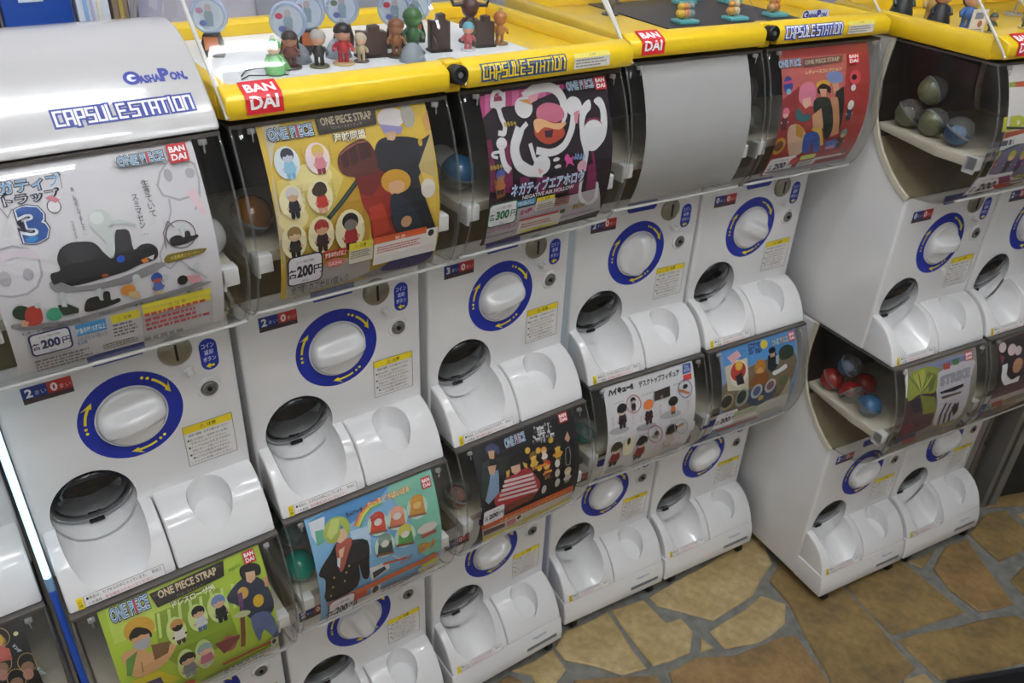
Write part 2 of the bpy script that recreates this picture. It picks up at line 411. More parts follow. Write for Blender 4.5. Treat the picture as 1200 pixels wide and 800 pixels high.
WALL = mat('lavender_grey_wall_paint', '#c9c6d2', 0.7, var=0.04, scale=3)
PAINT = mat('off_white_wall_paint', '#dcd9d6', 0.8, var=0.03, scale=3)
DARKW = mat('dark_wall_laminate', '#1b1a1a', 0.5, var=0.2)
b = MB(); b.box(-3.2, 4.2, 0.46, 0.52, -0.05, CEIL); struct(b.build('wall_back', WALL))
b = MB(); b.box(-3.26, -3.2, -4.0, 0.52, -0.05, CEIL); struct(b.build('wall_left', PAINT))
b = MB(); b.box(4.2, 4.26, -4.0, 0.52, -0.05, CEIL); struct(b.build('wall_right', PAINT))
b = MB(); b.box(-3.26, 4.26, -4.06, -4.0, -0.05, CEIL); struct(b.build('wall_front', PAINT))
b = MB(); b.box(-3.26, 4.26, -4.06, 0.52, CEIL, CEIL+.06); struct(b.build('ceiling', PAINT))

# ================================================================ shared measures of a capsule machine (x across, -y towards the shopper, z up from the dial)
HW = 0.147; TOP = 0.391; BOT = -0.2243; TIER = 0.6161
DBACK = [(0,.118),(.012,.1225),(.03,.133),(.055,.152),(.085,.182),(.105,.209),(.122,.243),(.131,.277),(.134,.312),(.132,.352),(.128,TOP)]
COVER = [(-.088,.390),(-.097,.374),(-.109,.347),(-.119,.318),(-.126,.287),(-.128,.257),(-.126,.228),(-.121,.203),(-.114,.182),(-.105,.163),(-.095,.150),(-.080,.139),(-.055,.130),(-.028,.1255),(-.001,.1235)]
TRAY = [(0,-.140),(-.012,-.1425),(-.026,-.148),(-.040,-.157),(-.052,-.169),(-.063,-.184),(-.071,-.200),(-.076,-.2125),(-.079,BOT)]
def interp(tab, z):
    for (y0, z0), (y1, z1) in zip(tab, tab[1:]):
        if min(z0, z1) <= z <= max(z0, z1): return y0+(y1-y0)*(z-z0)/(z1-z0)
    return tab[-1][0]
def clean_mesh(mb, name, mt): return mb.mesh(name, mt, smooth=0)
# ---- body with the round outlet pocket
cut = MB(); ax = Vector((0, -.928, -.371)); o0 = Vector((-.073, 0, -.126))
cut.lathe([(.0555, -.055), (.0555, .16)], o0, ax, 48); CUT1 = cut.mesh('c1', WHITE, 0)
cut = MB(); 
_n = 40; _lv = [(.026, .029, -.196), (.0295, .0325, -.188), (.0310, .0345, -.15), (.0315, .0350, -.05)]
cut.add([(.070+rx*math.cos(2*PI*k/_n), -.0345+ry*math.sin(2*PI*k/_n), z+(.018*(.5+.5*math.sin(2*PI*k/_n)) if z < -.16 else 0)) for rx, ry, z in _lv for k in range(_n)],
        [(i*_n+k, i*_n+(k+1) % _n, (i+1)*_n+(k+1) % _n, (i+1)*_n+k) for i in range(3) for k in range(_n)] + [tuple(range(_n-1, -1, -1)), tuple(3*_n+k for k in range(_n))])
CUT2 = cut.mesh('c2', WHITE, 0)
b = MB(); b.prism_x([(0, BOT)] + DBACK + [(.30, TOP), (.30, BOT)], -HW, HW)
M_BODY = modded(b.mesh('b', WHITE, 0), 'machine_body', .006, [CUT1], 3, angle=60)
b = MB(); b.prism_x([(0, -.2845)] + DBACK + [(.30, TOP), (.30, -.2845)], -HW, HW)
M_BODYL = modded(b.mesh('b', WHITE, 0), 'machine_body', .006, [CUT1], 3, angle=60)
trayp = TRAY + [(.004, BOT), (.004, -.140)]
b = MB(); b.prism_x(trayp, -.1435, -.0022); M_TRAYL = modded(b.mesh('b', WHITE, 0), 'outlet_tray', .004, [CUT1], 3, angle=75)
b = MB(); b.prism_x(trayp, .0, .1445); M_TRAYR = modded(b.mesh('b', WHITE, 0), 'coin_tray', .004, [CUT2], 3, angle=75)
b = MB(); b.prism_x([(-.0787, -.2222), (-.0800, -.2262), (-.084, -.24), (-.0875, -.256), (-.088, -.262), (-.088, -.2845), (.004, -.2845), (.004, -.2222)], -.1465, .1465)
M_BASE = modded(b.mesh('b', WHITE, 0), 'base', .003, [], 3, angle=75)
b = MB(); b.prism_x([(-.0795, BOT+.004), (-.0785, BOT-.003), (-.0825, BOT-.012), (-.002, BOT-.012), (-.002, BOT+.004)], -.004, .002)
# ---- smoked flap behind the outlet, with its clear rim and tab
fl = MB(); fl.lathe([(.0001, .011), (.018, .0098), (.034, .006), (.047, .0005), (.0525, -.004), (.0525, -.006)], o0 + ax*(-.015), ax, 40, cap=False)
M_FLAP = fl.mesh('outlet_flap', SMOKE, 60)
e2 = Vector((0, .371, -.928)); pts = []
for k in range(25):
    a = -PI/2 - 1.45 + 2.9*k/24; pts.append(o0 + Vector((1, 0, 0))*(.0515*math.cos(a)) - e2*(.0515*math.sin(a)) + ax*(-.011))
fl = MB(); fl.tube(pts, [.0012+.0026*math.sin(PI*k/24) for k in range(25)], 8); M_FRIM = fl.mesh('flap_rim', RIMCLR, 60)
p = o0 + e2*.049 + ax*(-.006)
fl = MB(); fl.box(p.x-.010, p.x+.010, p.y-.0025, p.y+.0025, p.z-.0022, p.z+.0032); M_TAB = modded(fl.mesh('t', BLACK, 0), 'flap_tab', .001, (), 2)
# ---- dial
pr = Print(lambda x, y, l: (x, -l, y), lift=.0002)
N = 48
ring = [[(r1*math.cos(2*PI*k/N), r1*math.sin(2*PI*k/N)), (r1*math.cos(2*PI*(k+1)/N), r1*math.sin(2*PI*(k+1)/N)), (r0*math.cos(2*PI*(k+1)/N), r0*math.sin(2*PI*(k+1)/N)), (r0*math.cos(2*PI*k/N), r0*math.sin(2*PI*k/N))] for k in range(N) for r0, r1 in ((.0462, .0674),)]
pr.poly('#1d2f9c', ring); M_RING = pr.meshes('dial_ring')
pr = Print(lambda x, y, l: (x, -l, y), lift=.0004)
def arrow(a_deg, pr):
    pa = lambda r, d: (r*math.cos(math.radians(a_deg-d)), r*math.sin(math.radians(a_deg-d)))
    q = [ell(*pa(.0578, -22), .0023, .0023, n=8), ell(*pa(.0578, -15), .0023, .0023, n=8)]
    n = 6
    for k in range(n):
        d0, d1 = -9+26*k/n, -9+26*(k+1)/n; q.append([pa(.0595, d0), pa(.0595, d1), pa(.056, d1), pa(.056, d0)])
    q.append([pa(.0655, 10), pa(.0578, 26), pa(.0535, 17), pa(.0595, 15)])
    pr.poly('#f0dc28', q)
M_ARROW = []
for a in (45, 165, 285):
    pr = Print(lambda x, y, l: (x, -l, y), lift=.0004); arrow(a, pr); M_ARROW.append(pr.meshes('turn_arrow'))
def knob():
    k_ = MB(); R = .0440; rings = 14; seg = 48; vs = [(0, -.027, 0)]; fs = []
    def hgt(x, z):
        r = math.hypot(x, z)/R; dome = .006+.024*math.sqrt(max(0, 1-min(1, r)**2*.93)); s_ = min(1, max(0, (abs(z)-.0065)/.017)); s_ = s_*s_*(3-2*s_)
        low = .008+.004*(1-r)
        return (dome*(1-s_)+min(low, dome)*s_) if r < .985 else .004
    for i in range(1, rings+1):
        r = R*i/rings
        for k in range(seg):
            a = 2*PI*k/seg; x, z = r*math.cos(a), r*math.sin(a); vs.append((x, -hgt(x, z), z))
    vs[0] = (0, -hgt(0, 0), 0)
    for k in range(seg):
        vs.append((R*math.cos(2*PI*k/seg), 0, R*math.sin(2*PI*k/seg)))
    fs += [(0, 1+k, 1+(k+1) % seg) for k in range(seg)]
    for i in range(rings):
        for k in range(seg): fs.append((1+i*seg+k, 1+i*seg+(k+1) % seg, 1+(i+1)*seg+(k+1) % seg, 1+(i+1)*seg+k))
    k_.add(vs, fs); return k_.mesh('dial_knob', WHITE, 50)
M_KNOB = knob()
b = MB(); b.lathe([(.0468, 0), (.0472, .002), (.0466, .0032), (.0452, .0032), (.0446, 0)], (0, 0, 0), (0, -1, 0), 48, cap=False); M_BEZ = b.mesh('dial_bezel', WHITE, 40)
# ---- coin slot, return button, key lock
b = MB(); b.lathe([(.0225, -.001), (.0222, .003), (.0195, .0052), (.0180, .0062), (.0001, .0066)], (0, 0, 0), (0, -1, 0), 32, cap=False); M_COIN = b.mesh('coin_slot', METAL, 35)
b = MB(); b.box(-.0016, .0016, -.0074, -.0055, -.0125, .0125); M_SLIT = b.mesh('slit', BLACK, 0)
b = MB(); b.lathe([(.0072, 0), (.0070, .0022), (.0052, .003), (.0050, .010), (.0035, .0125), (.0001, .013)], (0, 0, 0), (0, -1, -.05), 20, cap=False); M_BTN = b.mesh('return_button', WHITE, 40)
b = MB(); b.lathe([(.0175, -.0005), (.0165, .0025), (.0125, .0032), (.0118, .0005)], (0, 0, 0), (0, -1, 0), 28, cap=False); M_LCOL = b.mesh('lock_collar', WHITE, 40)
b = MB(); b.lathe([(.0116, 0), (.0112, .004), (.0090, .0055), (.0075, .0055), (.0070, .0035), (.0001, .0035)], (0, 0, 0), (0, -1, 0), 28, cap=False); M_LOCK = b.mesh('key_lock', STEEL, 35)
b = MB(); b.lathe([(.0034, 0.003), (.0032, .0058), (.0001, .0058)], (0, 0, 0), (0, -1, 0), 14, cap=False); b.box(-.0007, .0007, -.0063, -.0055, -.0024, .0024); M_LCORE = b.mesh('lock_core', BLACK, 35)
# ---- printed labels of the front panel
panel = lambda x, y, l: (x, -l, y)
pr = Print(panel); pr.poly('#2038a4', [rrect(.1008, .0345, .1252, .0845, .0118)]); M_PILL = pr.meshes('return_label')
pr = Print(panel, lift=.0005)
for i, t in enumerate(('コイン', '返却', 'ボタン')): pr.text('#e8ecff', t, .113, .0735-.0105*i, .0078, wmax=.0175 if i != 1 else .0125, bold=.01)
pr.poly('#f0dc28', [[(.1065, .0415), (.1125, .0462), (.1125, .0435), (.1185, .0435), (.1185, .0395), (.1125, .0395), (.1125, .0368)]]); M_PILLT = pr.meshes('lettering')
pr = Print(panel); pr.poly('#2238a0', [[(-.030, .0885), (.030, .0885), (.035, .094), (.035, .108), (-.035, .108), (-.035, .094)]]); M_BAR = pr.meshes('top_label')
def count_label(a, b_):
    pr = Print(panel); pr.poly('#23345f', [[(-.1154, .0625), (-.058, .0625), (-.058, .0865), (-.1154, .0865)]])
    pr.poly('#243a86', [[(-.1154, .0695), (-.0867, .0695), (-.0867, .0865), (-.1154, .0865)]])
    pr.poly('#b93432', [[(-.0867, .0695), (-.058, .0695), (-.058, .0865), (-.0867, .0865)]])
    pr.poly('#4a3a3e', [[(-.1154, .0625), (-.058, .0625), (-.058, .069), (-.1154, .069)]])
    q = Print(panel, lift=.0006)
    q.text('#f2f0f0', a, -.1075, .0775, .0125, bold=.035); q.text('#f2f0f0', b_, -.0790, .0775, .0125, bold=.035)
    q.text('#c9d2ee', 'まい', -.0945, .0760, .0062); q.text('#f0c8c2', 'まい', -.0665, .0760, .0062)
    return pr.meshes('count_label'), q.meshes('lettering')
COUNT = {k: count_label(*k) for k in (('2', '0'), ('3', '0'), ('0', '0'))}
pr = Print(panel); x0, x1, z0, z1 = .0588, .1296, -.1157, -.0462
pr.poly('#e9e6e4', [[(x0, z0), (x1, z0), (x1, z1), (x0, z1)]]); M_CAUT = pr.meshes('caution_label')
pr = Print(panel, lift=.0006)
pr.poly('#55534f', stroke([(x0, z0), (x1, z0), (x1, z1), (x0, z1)], .0007, True))
pr.poly('#ecd52a', [[(x0+.0005, z1-.0125), (x1-.0005, z1-.0125), (x1-.0005, z1-.0005), (x0+.0005, z1-.0005)]])
pr.text('#3a3616', '⚠ 注意', (x0+x1)/2, z1-.0065, .0065, bold=.01, wmax=.024)
pr.text('#35332f', '硬貨の種類、必ずお確かめください', (x0+x1)/2, z1-.0172, .0044, wmax=.058)
LINES = ['●投入の前に、返却ボタンを押し', '　てから入れてください。', '●ハンドルは止まるまで矢印の', '　方向にゆっくり回してください。', '●カプセルの返品はできません。', '●小さなお子様は保護者の方と', '　いっしょにお楽しみください。']
for i, t in enumerate(LINES): pr.text('#4a4844', t, (x0+x1)/2-.002, z1-.0252-.0064*i, .0043, wmax=.060 if i % 2 == 0 else .052)
M_CAUTT = pr.meshes('lettering')
tray_map = lambda x, z, l: (x, interp(TRAY, z)-l*1.3, z-l*.3)
pr = Print(tray_map, [t[1] for t in TRAY]); pr.poly('#efedec', [[(-.1315, -.2215), (-.0175, -.2215), (-.0175, -.2055), (-.1315, -.2055)]]); M_STRIP = pr.meshes('warning_strip')
pr = Print(tray_map, [t[1] for t in TRAY], lift=.0007)
pr.poly('#666460', stroke([(-.1225, -.2213), (-.0177, -.2213), (-.0177, -.2057), (-.1225, -.2057)], .0005, True))
pr.poly('#e8d020', [[(-.1315, -.2218), (-.1235, -.2218), (-.1235, -.2052), (-.1315, -.2052)]])
pr.text('#2b2a20', '注意', -.1275, -.2135, .0052, rot=-PI/2, wmax=.011)
pr.text('#2f2d2b', '●商品は、カプセルの中に入っています。　取出口', -.0705, -.2098, .0046, wmax=.098)
pr.text('#2f2d2b', 'この商品', -.110, -.2172, .0046, wmax=.017); pr.text('#cc4040', '手や物を入れないでください', -.066, -.2172, .0048, wmax=.062)
M_STRIPT = pr.meshes('lettering')
base_map = lambda x, z, l: (x, -.088-l, z)
pr = Print(base_map); pr.text('#3c5a8c', 'Happinet', .083, -.2615+.020, .0085, wmax=.038)
b_ = Print(lambda x, z, l: (x, interp([(-.079, BOT), (-.084, -.24), (-.088, -.262), (-.088, -.2845)], z)-l*1.5, z), [-.24, -.262])
b_.text('#3c6090', 'Happinet', .083, -.2385, .0085, wmax=.038)
b_.poly('#8f9498', [[(.046, -.2655), (.130, -.2655), (.130, -.2555), (.046, -.2555)]])
rd = random.Random(3); x = .047; q = []
while x < .128:
    wd = .0006+.0012*rd.random(); q.append([(x, -.2650), (x+wd, -.2650), (x+wd, -.2560), (x, -.2560)]); x += wd+.0006+.0009*rd.random()
b_.poly('#4f5458', q); M_MAKER = b_.meshes('maker_plate')
# ---- clear front cover with rounded edges
def cover_mesh():
    c = MB(); R = .016; n = len(COVER); nr = 5; rows = []
    nrm = []
    for i in range(n):
        a = COVER[max(0, i-1)]; d = COVER[min(n-1, i+1)]; t = Vector((d[0]-a[0], d[1]-a[1])).normalized(); nrm.append(Vector((t.y, -t.x)))
    xs = []
    for k in range(nr+1): t = PI/2*k/nr; xs.append((-(HW-R+R*math.cos(t)), R*(1-math.sin(t))))
    xs += [(-x, o) for x, o in xs[::-1]]
    vs = []
    for x, o in xs:
        for i in range(n):
            y, z = COVER[i]; q = min(1, (n-1-i)/3); vs.append((x, y-nrm[i].x*o*q if nrm[i].x < 0 else y+nrm[i].x*o*-q, z-nrm[i].y*o*q))
    fs = []
    for j in range(len(xs)-1):
        for i in range(n-1): fs.append((j*n+i, (j+1)*n+i, (j+1)*n+i+1, j*n+i+1))
    for j, sgn in ((0, -1), (len(xs)-1, 1)):
        m0 = len(vs); vs += [(sgn*HW, y, z) for y, z in DBACK[1:]]
        ids = [j*n+i for i in range(n)] + [m0+i for i in range(len(DBACK)-1)]
        fs.append(ids if sgn > 0 else ids[::-1])
    c.add(vs, fs); return c.mesh('clear_cover', CLEAR, 35, flip=False)
M_COVER = cover_mesh()
# bright moulded lip along the lower edge and the sides of the cover
b = MB(); b.tube([(-HW+.004, -.091, .1475), (-HW+.02, -.0955, .1495), (HW-.02, -.0955, .1495), (HW-.004, -.091, .1475)], .0027, 8)
LIPM = clear('cover_lip_plastic', (.85, .85, .84), .05, 1.5, veil=.62, veil_col=(.88, .88, .86)); M_LIP = b.mesh('cover_lip', LIPM, 60)
EDGEM = clear('cover_edge_plastic', (.86, .86, .85), .04, 1.6, veil=.06)
b = MB(); b.tube([(0, y, z) for y, z in COVER], .0017, 8); M_EDGE = b.mesh('cover_edge', EDGEM, 60)
M_WRIM = []
for s_ in (-1, 1):
    b = MB()
    for (y0, z0), (y1, z1) in zip(DBACK, DBACK[1:]):
        d = Vector((y1-y0, z1-z0)).normalized(); nx_, nz_ = -d.y*.0055, d.x*.0055
        b.prism([(y0-nx_, z0-nz_), (y1-nx_, z1-nz_), (y1+nx_, z1+nz_), (y0+nx_, z0+nz_)], lambda a, c_, t: (t, a, c_), s_*(HW-.003), s_*(HW+.0025))
    M_WRIM.append(b.mesh('window_rim', CREAM, 30))
up = [p for p in DBACK if p[1] > .2]; lo = [p for p in DBACK if p[1] < .215]
b = MB(); b.prism_x([(y-.0012, z) for y, z in up] + [(y-.0004, z) for y, z in up[::-1]], -HW+.0015, HW-.0015); M_CHB = b.mesh('chamber_back', SHADECH, 60)
b = MB(); b.prism_x([(y-.0014, z+.0012) for y, z in lo] + [(y-.0004, z+.0004) for y, z in lo[::-1]], -HW+.0015, HW-.0015); M_CHL = b.mesh('chamber_bowl', BOWL, 60)
b = MB(); b.prism_x([(-.086, .212), (-.086, .228), (-.075, .2285), (.105, .235), (.118, .235), (.112, .222), (-.02, .210)], -.139, .139); M_SHELF = modded(b.mesh('s', CREAM, 0), 'capsule_shelf', .002, (), 2)
b = MB(); b.box(-.011, .011, -.020, 0, -.012, .012); b.box(-.011, -.006, -.020, .004, -.018, .012); M_TABW = modded(b.mesh('s', WHITE, 0), 'shelf_bracket', .002, (), 2)
b = MB(); b.box(-.0045, .0045, -.004, .002, -.002, .004); b.box(-.0011, .0011, -.0055, -.004, -.011, .004); M_CLIP = modded(b.mesh('s', clear('clip_plastic', (.8, .8, .8), .03, 1.7, veil=.22), 0), 'card_clip', .001, (), 2)
b = MB(); b.box(-HW+.002, HW-.002, -.088, .12, TOP-.004, TOP+.0004); M_HEAD = b.mesh('cover_head', mat('grey_header_plastic', '#55504c', .3), 0)
b = MB(); b.lathe([(.014, -.007), (.016, -.005), (.016, .005), (.014, .007)], (0, 0, .0165), (1, 0, 0), 20); b.box(-.009, .009, -.006, .012, .018, .0448); M_CAST = b.mesh('caster', BLACK, 40)
# ---- display card: 0..1 across, 0..1 down the bowed sheet
CW = .113
_cp = [(y+.0055, z) for y, z in COVER if z > .16 and z < .3905][0:]; _cp = [(-.0825, .3895)] + _cp[1:]
_cs = [0.0]
for a, c_ in zip(_cp, _cp[1:]): _cs.append(_cs[-1]+math.hypot(c_[0]-a[0], c_[1]-a[1]))
CH = _cs[-1]
def card_pt(a, b_, l):
    s_ = min(max(b_, 0), 1)*CH
    for i in range(len(_cp)-1):
        if s_ <= _cs[i+1] or i == len(_cp)-2:
            t = (s_-_cs[i])/(_cs[i+1]-_cs[i]); y = _cp[i][0]+(_cp[i+1][0]-_cp[i][0])*t; z = _cp[i][1]+(_cp[i+1][1]-_cp[i][1])*t
            dy, dz = _cp[i+1][0]-_cp[i][0], _cp[i+1][1]-_cp[i][1]; n_ = math.hypot(dy, dz)
            return (-CW+2*CW*a, y+dz/n_*l, z-dy/n_*l)
card_map = lambda x, y, l: card_pt(x, -y, l)
CARD_CUTS = [-(s_/CH) for s_ in _cs[1:-1]]
def blank_card(col):
    k = MB(); vs = []; n = len(_cp)
    for l in (0.0, -.0006):
        for a in (0, 1):
            for i in range(n): vs.append(card_pt(a, _cs[i]/CH, l))
    fs = [(i, i+1, n+i+1, n+i) for i in range(n-1)] + [(2*n+i, 3*n+i, 3*n+i+1, 2*n+i+1) for i in range(n-1)]
    fs += [(i, 2*n+i, 2*n+i+1, i+1) for i in range(n-1)] + [(n+i, n+i+1, 3*n+i+1, 3*n+i) for i in range(n-1)]
    k.add(vs, fs); return k.mesh('display_card', ink(col), 60)
_cards = {}
def card_of(col):
    if col not in _cards: _cards[col] = blank_card(col)
    return _cards[col]
# ================================================================ capsule machines, one per coin dial
COLS = {'z': (-.6175, .035, .0), '0': (-.3061, -.0095, .0047), '1': (0, 0, -.0205), '2': (.3127, .0029, -.0156),
        '3': (.6394, .0077, -.1076), '5': (1.2223, -.2878, -.1497)}
def nxt(k, w_=.30):
    x, y, a = COLS[k]; return (x+w_*math.cos(a), y+w_*math.sin(a), a)
COLS['4'] = nxt('3'); COLS['6'] = nxt('5')
def at(col, tier, p):
    x, y, a = COLS[col]; c_, s_ = math.cos(a), math.sin(a)
    return (x+c_*p[0]-s_*p[1], y+s_*p[0]+c_*p[1], FZ+p[2]-(TIER if tier == 'l' else 0))
ART = {}
def _kit(pr):
    def P(c_, *p):
        p = list(p); n = len(p)
        if n >= 6:                     # soft outlines for the larger printed shapes
            q = []
            for i in range(n):
                a, b_, c2, d = p[i-1], p[i], p[(i+1) % n], p[(i+2) % n]
                for t in (0, .33, .67):
                    q.append(tuple(min(max(.5*(2*b_[k]+(c2[k]-a[k])*t+(2*a[k]-5*b_[k]+4*c2[k]-d[k])*t*t+(3*b_[k]-a[k]-3*c2[k]+d[k])*t**3), -1 if k else 0), 0 if k else 1) for k in (0, 1)))
            p = q
        pr.poly(c_, [p])
    def L(c_, wd, cl, *p): pr.poly(c_, stroke(list(p), wd, bool(cl)))
    def E(c_, x, y, rx, ry, rot=0): pr.poly(c_, [[(min(max(a, 0), 1), max(min(b_, 0), -1)) for a, b_ in ell(x, y, rx, ry, rot, 18)]])
    def R(c_, x0, y0, x1, y1): pr.poly(c_, [[(x0, y0), (x1, y0), (x1, y1), (x0, y1)]])
    def T(c_, t, x, y, h, w_=0, rot=0, bold=0): pr.text(c_, t, x, y, h, rot, bold, w_ or None)
    def M(c_, x0, y0, x1, y1, n): fine_print(pr, c_, min(x0, x1), min(y0, y1), max(x0, x1), max(y0, y1), n, int(abs(x0*997+y0*313)))
    def B(x, y, sx, sy): maker_mark(pr, x, y, sx, sy, '#c8242c')
    def D(x, y, h, hair, skin, cloth, leg, pose=0):
        # plain faceless figurine: head, hair, body, arms, legs
        r = h*.24
        P(leg, (x-r*.55, y-h*.45), (x+r*.55, y-h*.45), (x+r*.62, y-h*.76), (x+r*.1, y-h*.76), (x, y-h*.58), (x-r*.1, y-h*.76), (x-r*.62, y-h*.76))
        P(cloth, (x-r*.5, y-r*.6), (x+r*.5, y-r*.6), (x+r*.95, y-h*.5), (x+r*.5, y-h*.58), (x-r*.5, y-h*.58), (x-r*.95, y-h*.5))
        E(skin, x-r*.95, y-h*.42, r*.2, r*.2); E(skin, x+r*.95, y-h*.42, r*.2, r*.2)
        E(hair, x, y+r*.12, r*1.02, r*.98); E(skin, x, y-r*.28, r*.78, r*.62)
        P(hair, (x-r*.85, y+r*.1), (x-r*.3, y-r*.1), (x, y+r*.12), (x+r*.4, y-r*.08), (x+r*.85, y+r*.1), (x+r*.4, y+r*.6), (x-r*.4, y+r*.6))
    def OP(x, y, w_, h):
        for c_, b_ in (('#26354a', .13), ('#e4ecf2', .05), ('#3a86b4', .0)): T(c_, 'ONE PIECE', x, y, h*(.74+1.6*b_), w_*(1+.5*b_), 0, b_)
        T('#c8363a', 'I', x+w_*.155, y, h*.8, w_*.05, 0, .03)
    def PRICE(x0, y0, x1, y1, c_, num, edge):
        x0, x1 = min(x0, x1), max(x0, x1); y0, y1 = min(y0, y1), max(y0, y1); w_ = x1-x0; h = y1-y0; mx = (x0+x1)/2; my = (y0+y1)/2
        if edge: pr.poly(c_, [rrect(x0, y0, x1, y1, h*.16)])
        pr.poly('#eceaf0', [rrect(x0+.008*edge, y0+.008*edge, x1-.008*edge, y1-.008*edge, h*.14)])
        T('#55545f', 'メーカー希望小売価格', mx, y1-h*.2, h*.1, w_*.5); T(c_, '各', x0+w_*.14, my-h*.05, h*.3, 0, 0, .02); T(c_, num, mx-w_*.01, my-h*.02, h*.40, w_*.46, 0, .05); T(c_, '円', x1-w_*.13, my-h*.04, h*.3, 0, 0, .02); T('#77767f', '(税込)', mx, y0+h*.13, h*.1)
    return P, L, E, R, T, M, B, D, OP, PRICE
def _art(pr):
    P, L, E, R, T, M, B, D, OP, PRICE = _kit(pr)
    L('#b4b2bb',0.0096,0,(0.79,-0.192),(0.815,-0.142),(0.864,-0.095),(0.936,-0.093),(0.983,-0.128),(0.985,-0.198),(0.967,-0.279),(0.934,-0.33)); L('#b4b2bb',0.0096,0,(0.786,-0.192),(0.8,-0.242),(0.869,-0.276),(0.944,-0.268),(0.973,-0.259)); L('#b4b2bb',0.0084,0,(0.823,-0.267),(0.816,-0.321),(0.783,-0.385),(0.753,-0.45),(0.72,-0.502),(0.717,-0.554),(0.754,-0.585),(0.804,-0.552),(0.853,-0.611),(0.92,-0.678)); P('#e9cdd6',(0.917,-0.249),(0.958,-0.243),(0.97,-0.308),(0.978,-0.367),(0.952,-0.348),(0.924,-0.286)); E('#b4b2bb',0.848,-0.158,0.0195,0.0291,0); E('#b4b2bb',0.951,-0.165,0.0229,0.0241,0); L('#b4b2bb',0.0091,0,(0.061,-0.34),(0.121,-0.334),(0.18,-0.36),(0.207,-0.413),(0.201,-0.479),(0.17,-0.528),(0.121,-0.551),(0.061,-0.549),(0.007,-0.528)); P('#ddd0dc',(0.05,-0.377),(0.116,-0.353),(0.185,-0.361),(0.215,-0.408),(0.184,-0.407),(0.131,-0.382),(0.068,-0.394))
    E('#b4b2bb',0.054,-0.463,0.0255,0.033,0); E('#b4b2bb',0.149,-0.466,0.0214,0.0268,0); L('#55535c',0.0024,0,(0.288,-0.06),(0.338,-0.055),(0.39,-0.084),(0.384,-0.134)); L('#55535c',0.0023,0,(0.122,-0.176),(0.139,-0.217),(0.166,-0.184)); T('#1a1c34','ネガティブ',0.231,-0.097,0.0648,0.3309,0,0.09); T('#dfe9f6','ネガティブ',0.231,-0.097,0.0569,0.3154,0,0.03); T('#4a9cd2','ネガティブ',0.231,-0.097,0.0523,0.3064,0,-0.005); T('#1a1c34','ストラップ',0.214,-0.152,0.0495,0.3146,0,0.09); T('#e8ecf4','ストラップ',0.214,-0.152,0.0386,0.2935,0,0); E('#1a1a1e',0.329,-0.205,0.0292,0.0297,0); E('#e9e9ee',0.329,-0.205,0.0256,0.026,0); P('#d48090',(0.304,-0.165),(0.331,-0.157),(0.361,-0.182),(0.339,-0.193)); T('#15173a','3',0.226,-0.262,0.1719,0.1284,0,0.12); T('#e8eef6','3',0.226,-0.262,0.1646,0.1189,0,0.07); T('#1d4f9c','3',0.226,-0.263,0.1572,0.1094,0,0.03); E('#2f86cc',0.203,-0.322,0.0261,0.0124,0)
    P('#8a888c',(0.227,-0.517),(0.331,-0.569),(0.517,-0.572),(0.691,-0.54),(0.729,-0.564),(0.537,-0.608),(0.313,-0.591),(0.229,-0.565)); P('#232326',(0.231,-0.501),(0.24,-0.482),(0.277,-0.476),(0.277,-0.429),(0.301,-0.387),(0.344,-0.369),(0.382,-0.371),(0.431,-0.381),(0.457,-0.403),(0.479,-0.446),(0.513,-0.471),(0.546,-0.364),(0.57,-0.354),(0.607,-0.369),(0.606,-0.454),(0.643,-0.441),(0.684,-0.444),(0.711,-0.47),(0.709,-0.507),(0.683,-0.526),(0.623,-0.531),(0.55,-0.548),(0.453,-0.556),(0.385,-0.561),(0.307,-0.56),(0.269,-0.532),(0.237,-0.536)); P('#37373b',(0.546,-0.364),(0.57,-0.354),(0.607,-0.369),(0.6,-0.445),(0.571,-0.453),(0.532,-0.437)); P('#303034',(0.306,-0.394),(0.367,-0.378),(0.429,-0.389),(0.457,-0.428),(0.41,-0.459),(0.333,-0.455)); P('#c8d0cf',(0.468,-0.328),(0.507,-0.34),(0.536,-0.342),(0.53,-0.423),(0.513,-0.465),(0.49,-0.463),(0.493,-0.394),(0.475,-0.363))
    L('#c3cccb',0.0156,0,(0.533,-0.318),(0.579,-0.319),(0.636,-0.348)); E('#ccd5d3',0.497,-0.297,0.0514,0.0475,0); E('#dfe6e4',0.486,-0.285,0.0307,0.0282,0); E('#2a55c0',0.541,-0.485,0.0186,0.0171,0); P('#e08838',(0.627,-0.51),(0.657,-0.502),(0.662,-0.525),(0.637,-0.53)); P('#e8ecee',(0.659,-0.505),(0.693,-0.498),(0.681,-0.522)); E('#c06030',0.456,-0.544,0.0157,0.0071,0); T('#2c2a2c','生\nき\nて\nい\nて',0.733,-0.244,0.1685,0.034,0,0); T('#2c2a2c','ス\nミ\nマ\nセ\nン\n…',0.672,-0.307,0.1845,0.0283,0,0); T('#4a484a','あ\n、\n私\n死\nん\nで\nま\nし\nた\n…',0.421,-0.243,0.2079,0.0175,0,0); T('#4a484a','コ\nホ\nホ\nホ\nホ',0.381,-0.319,0.076,0.0112,0,0)
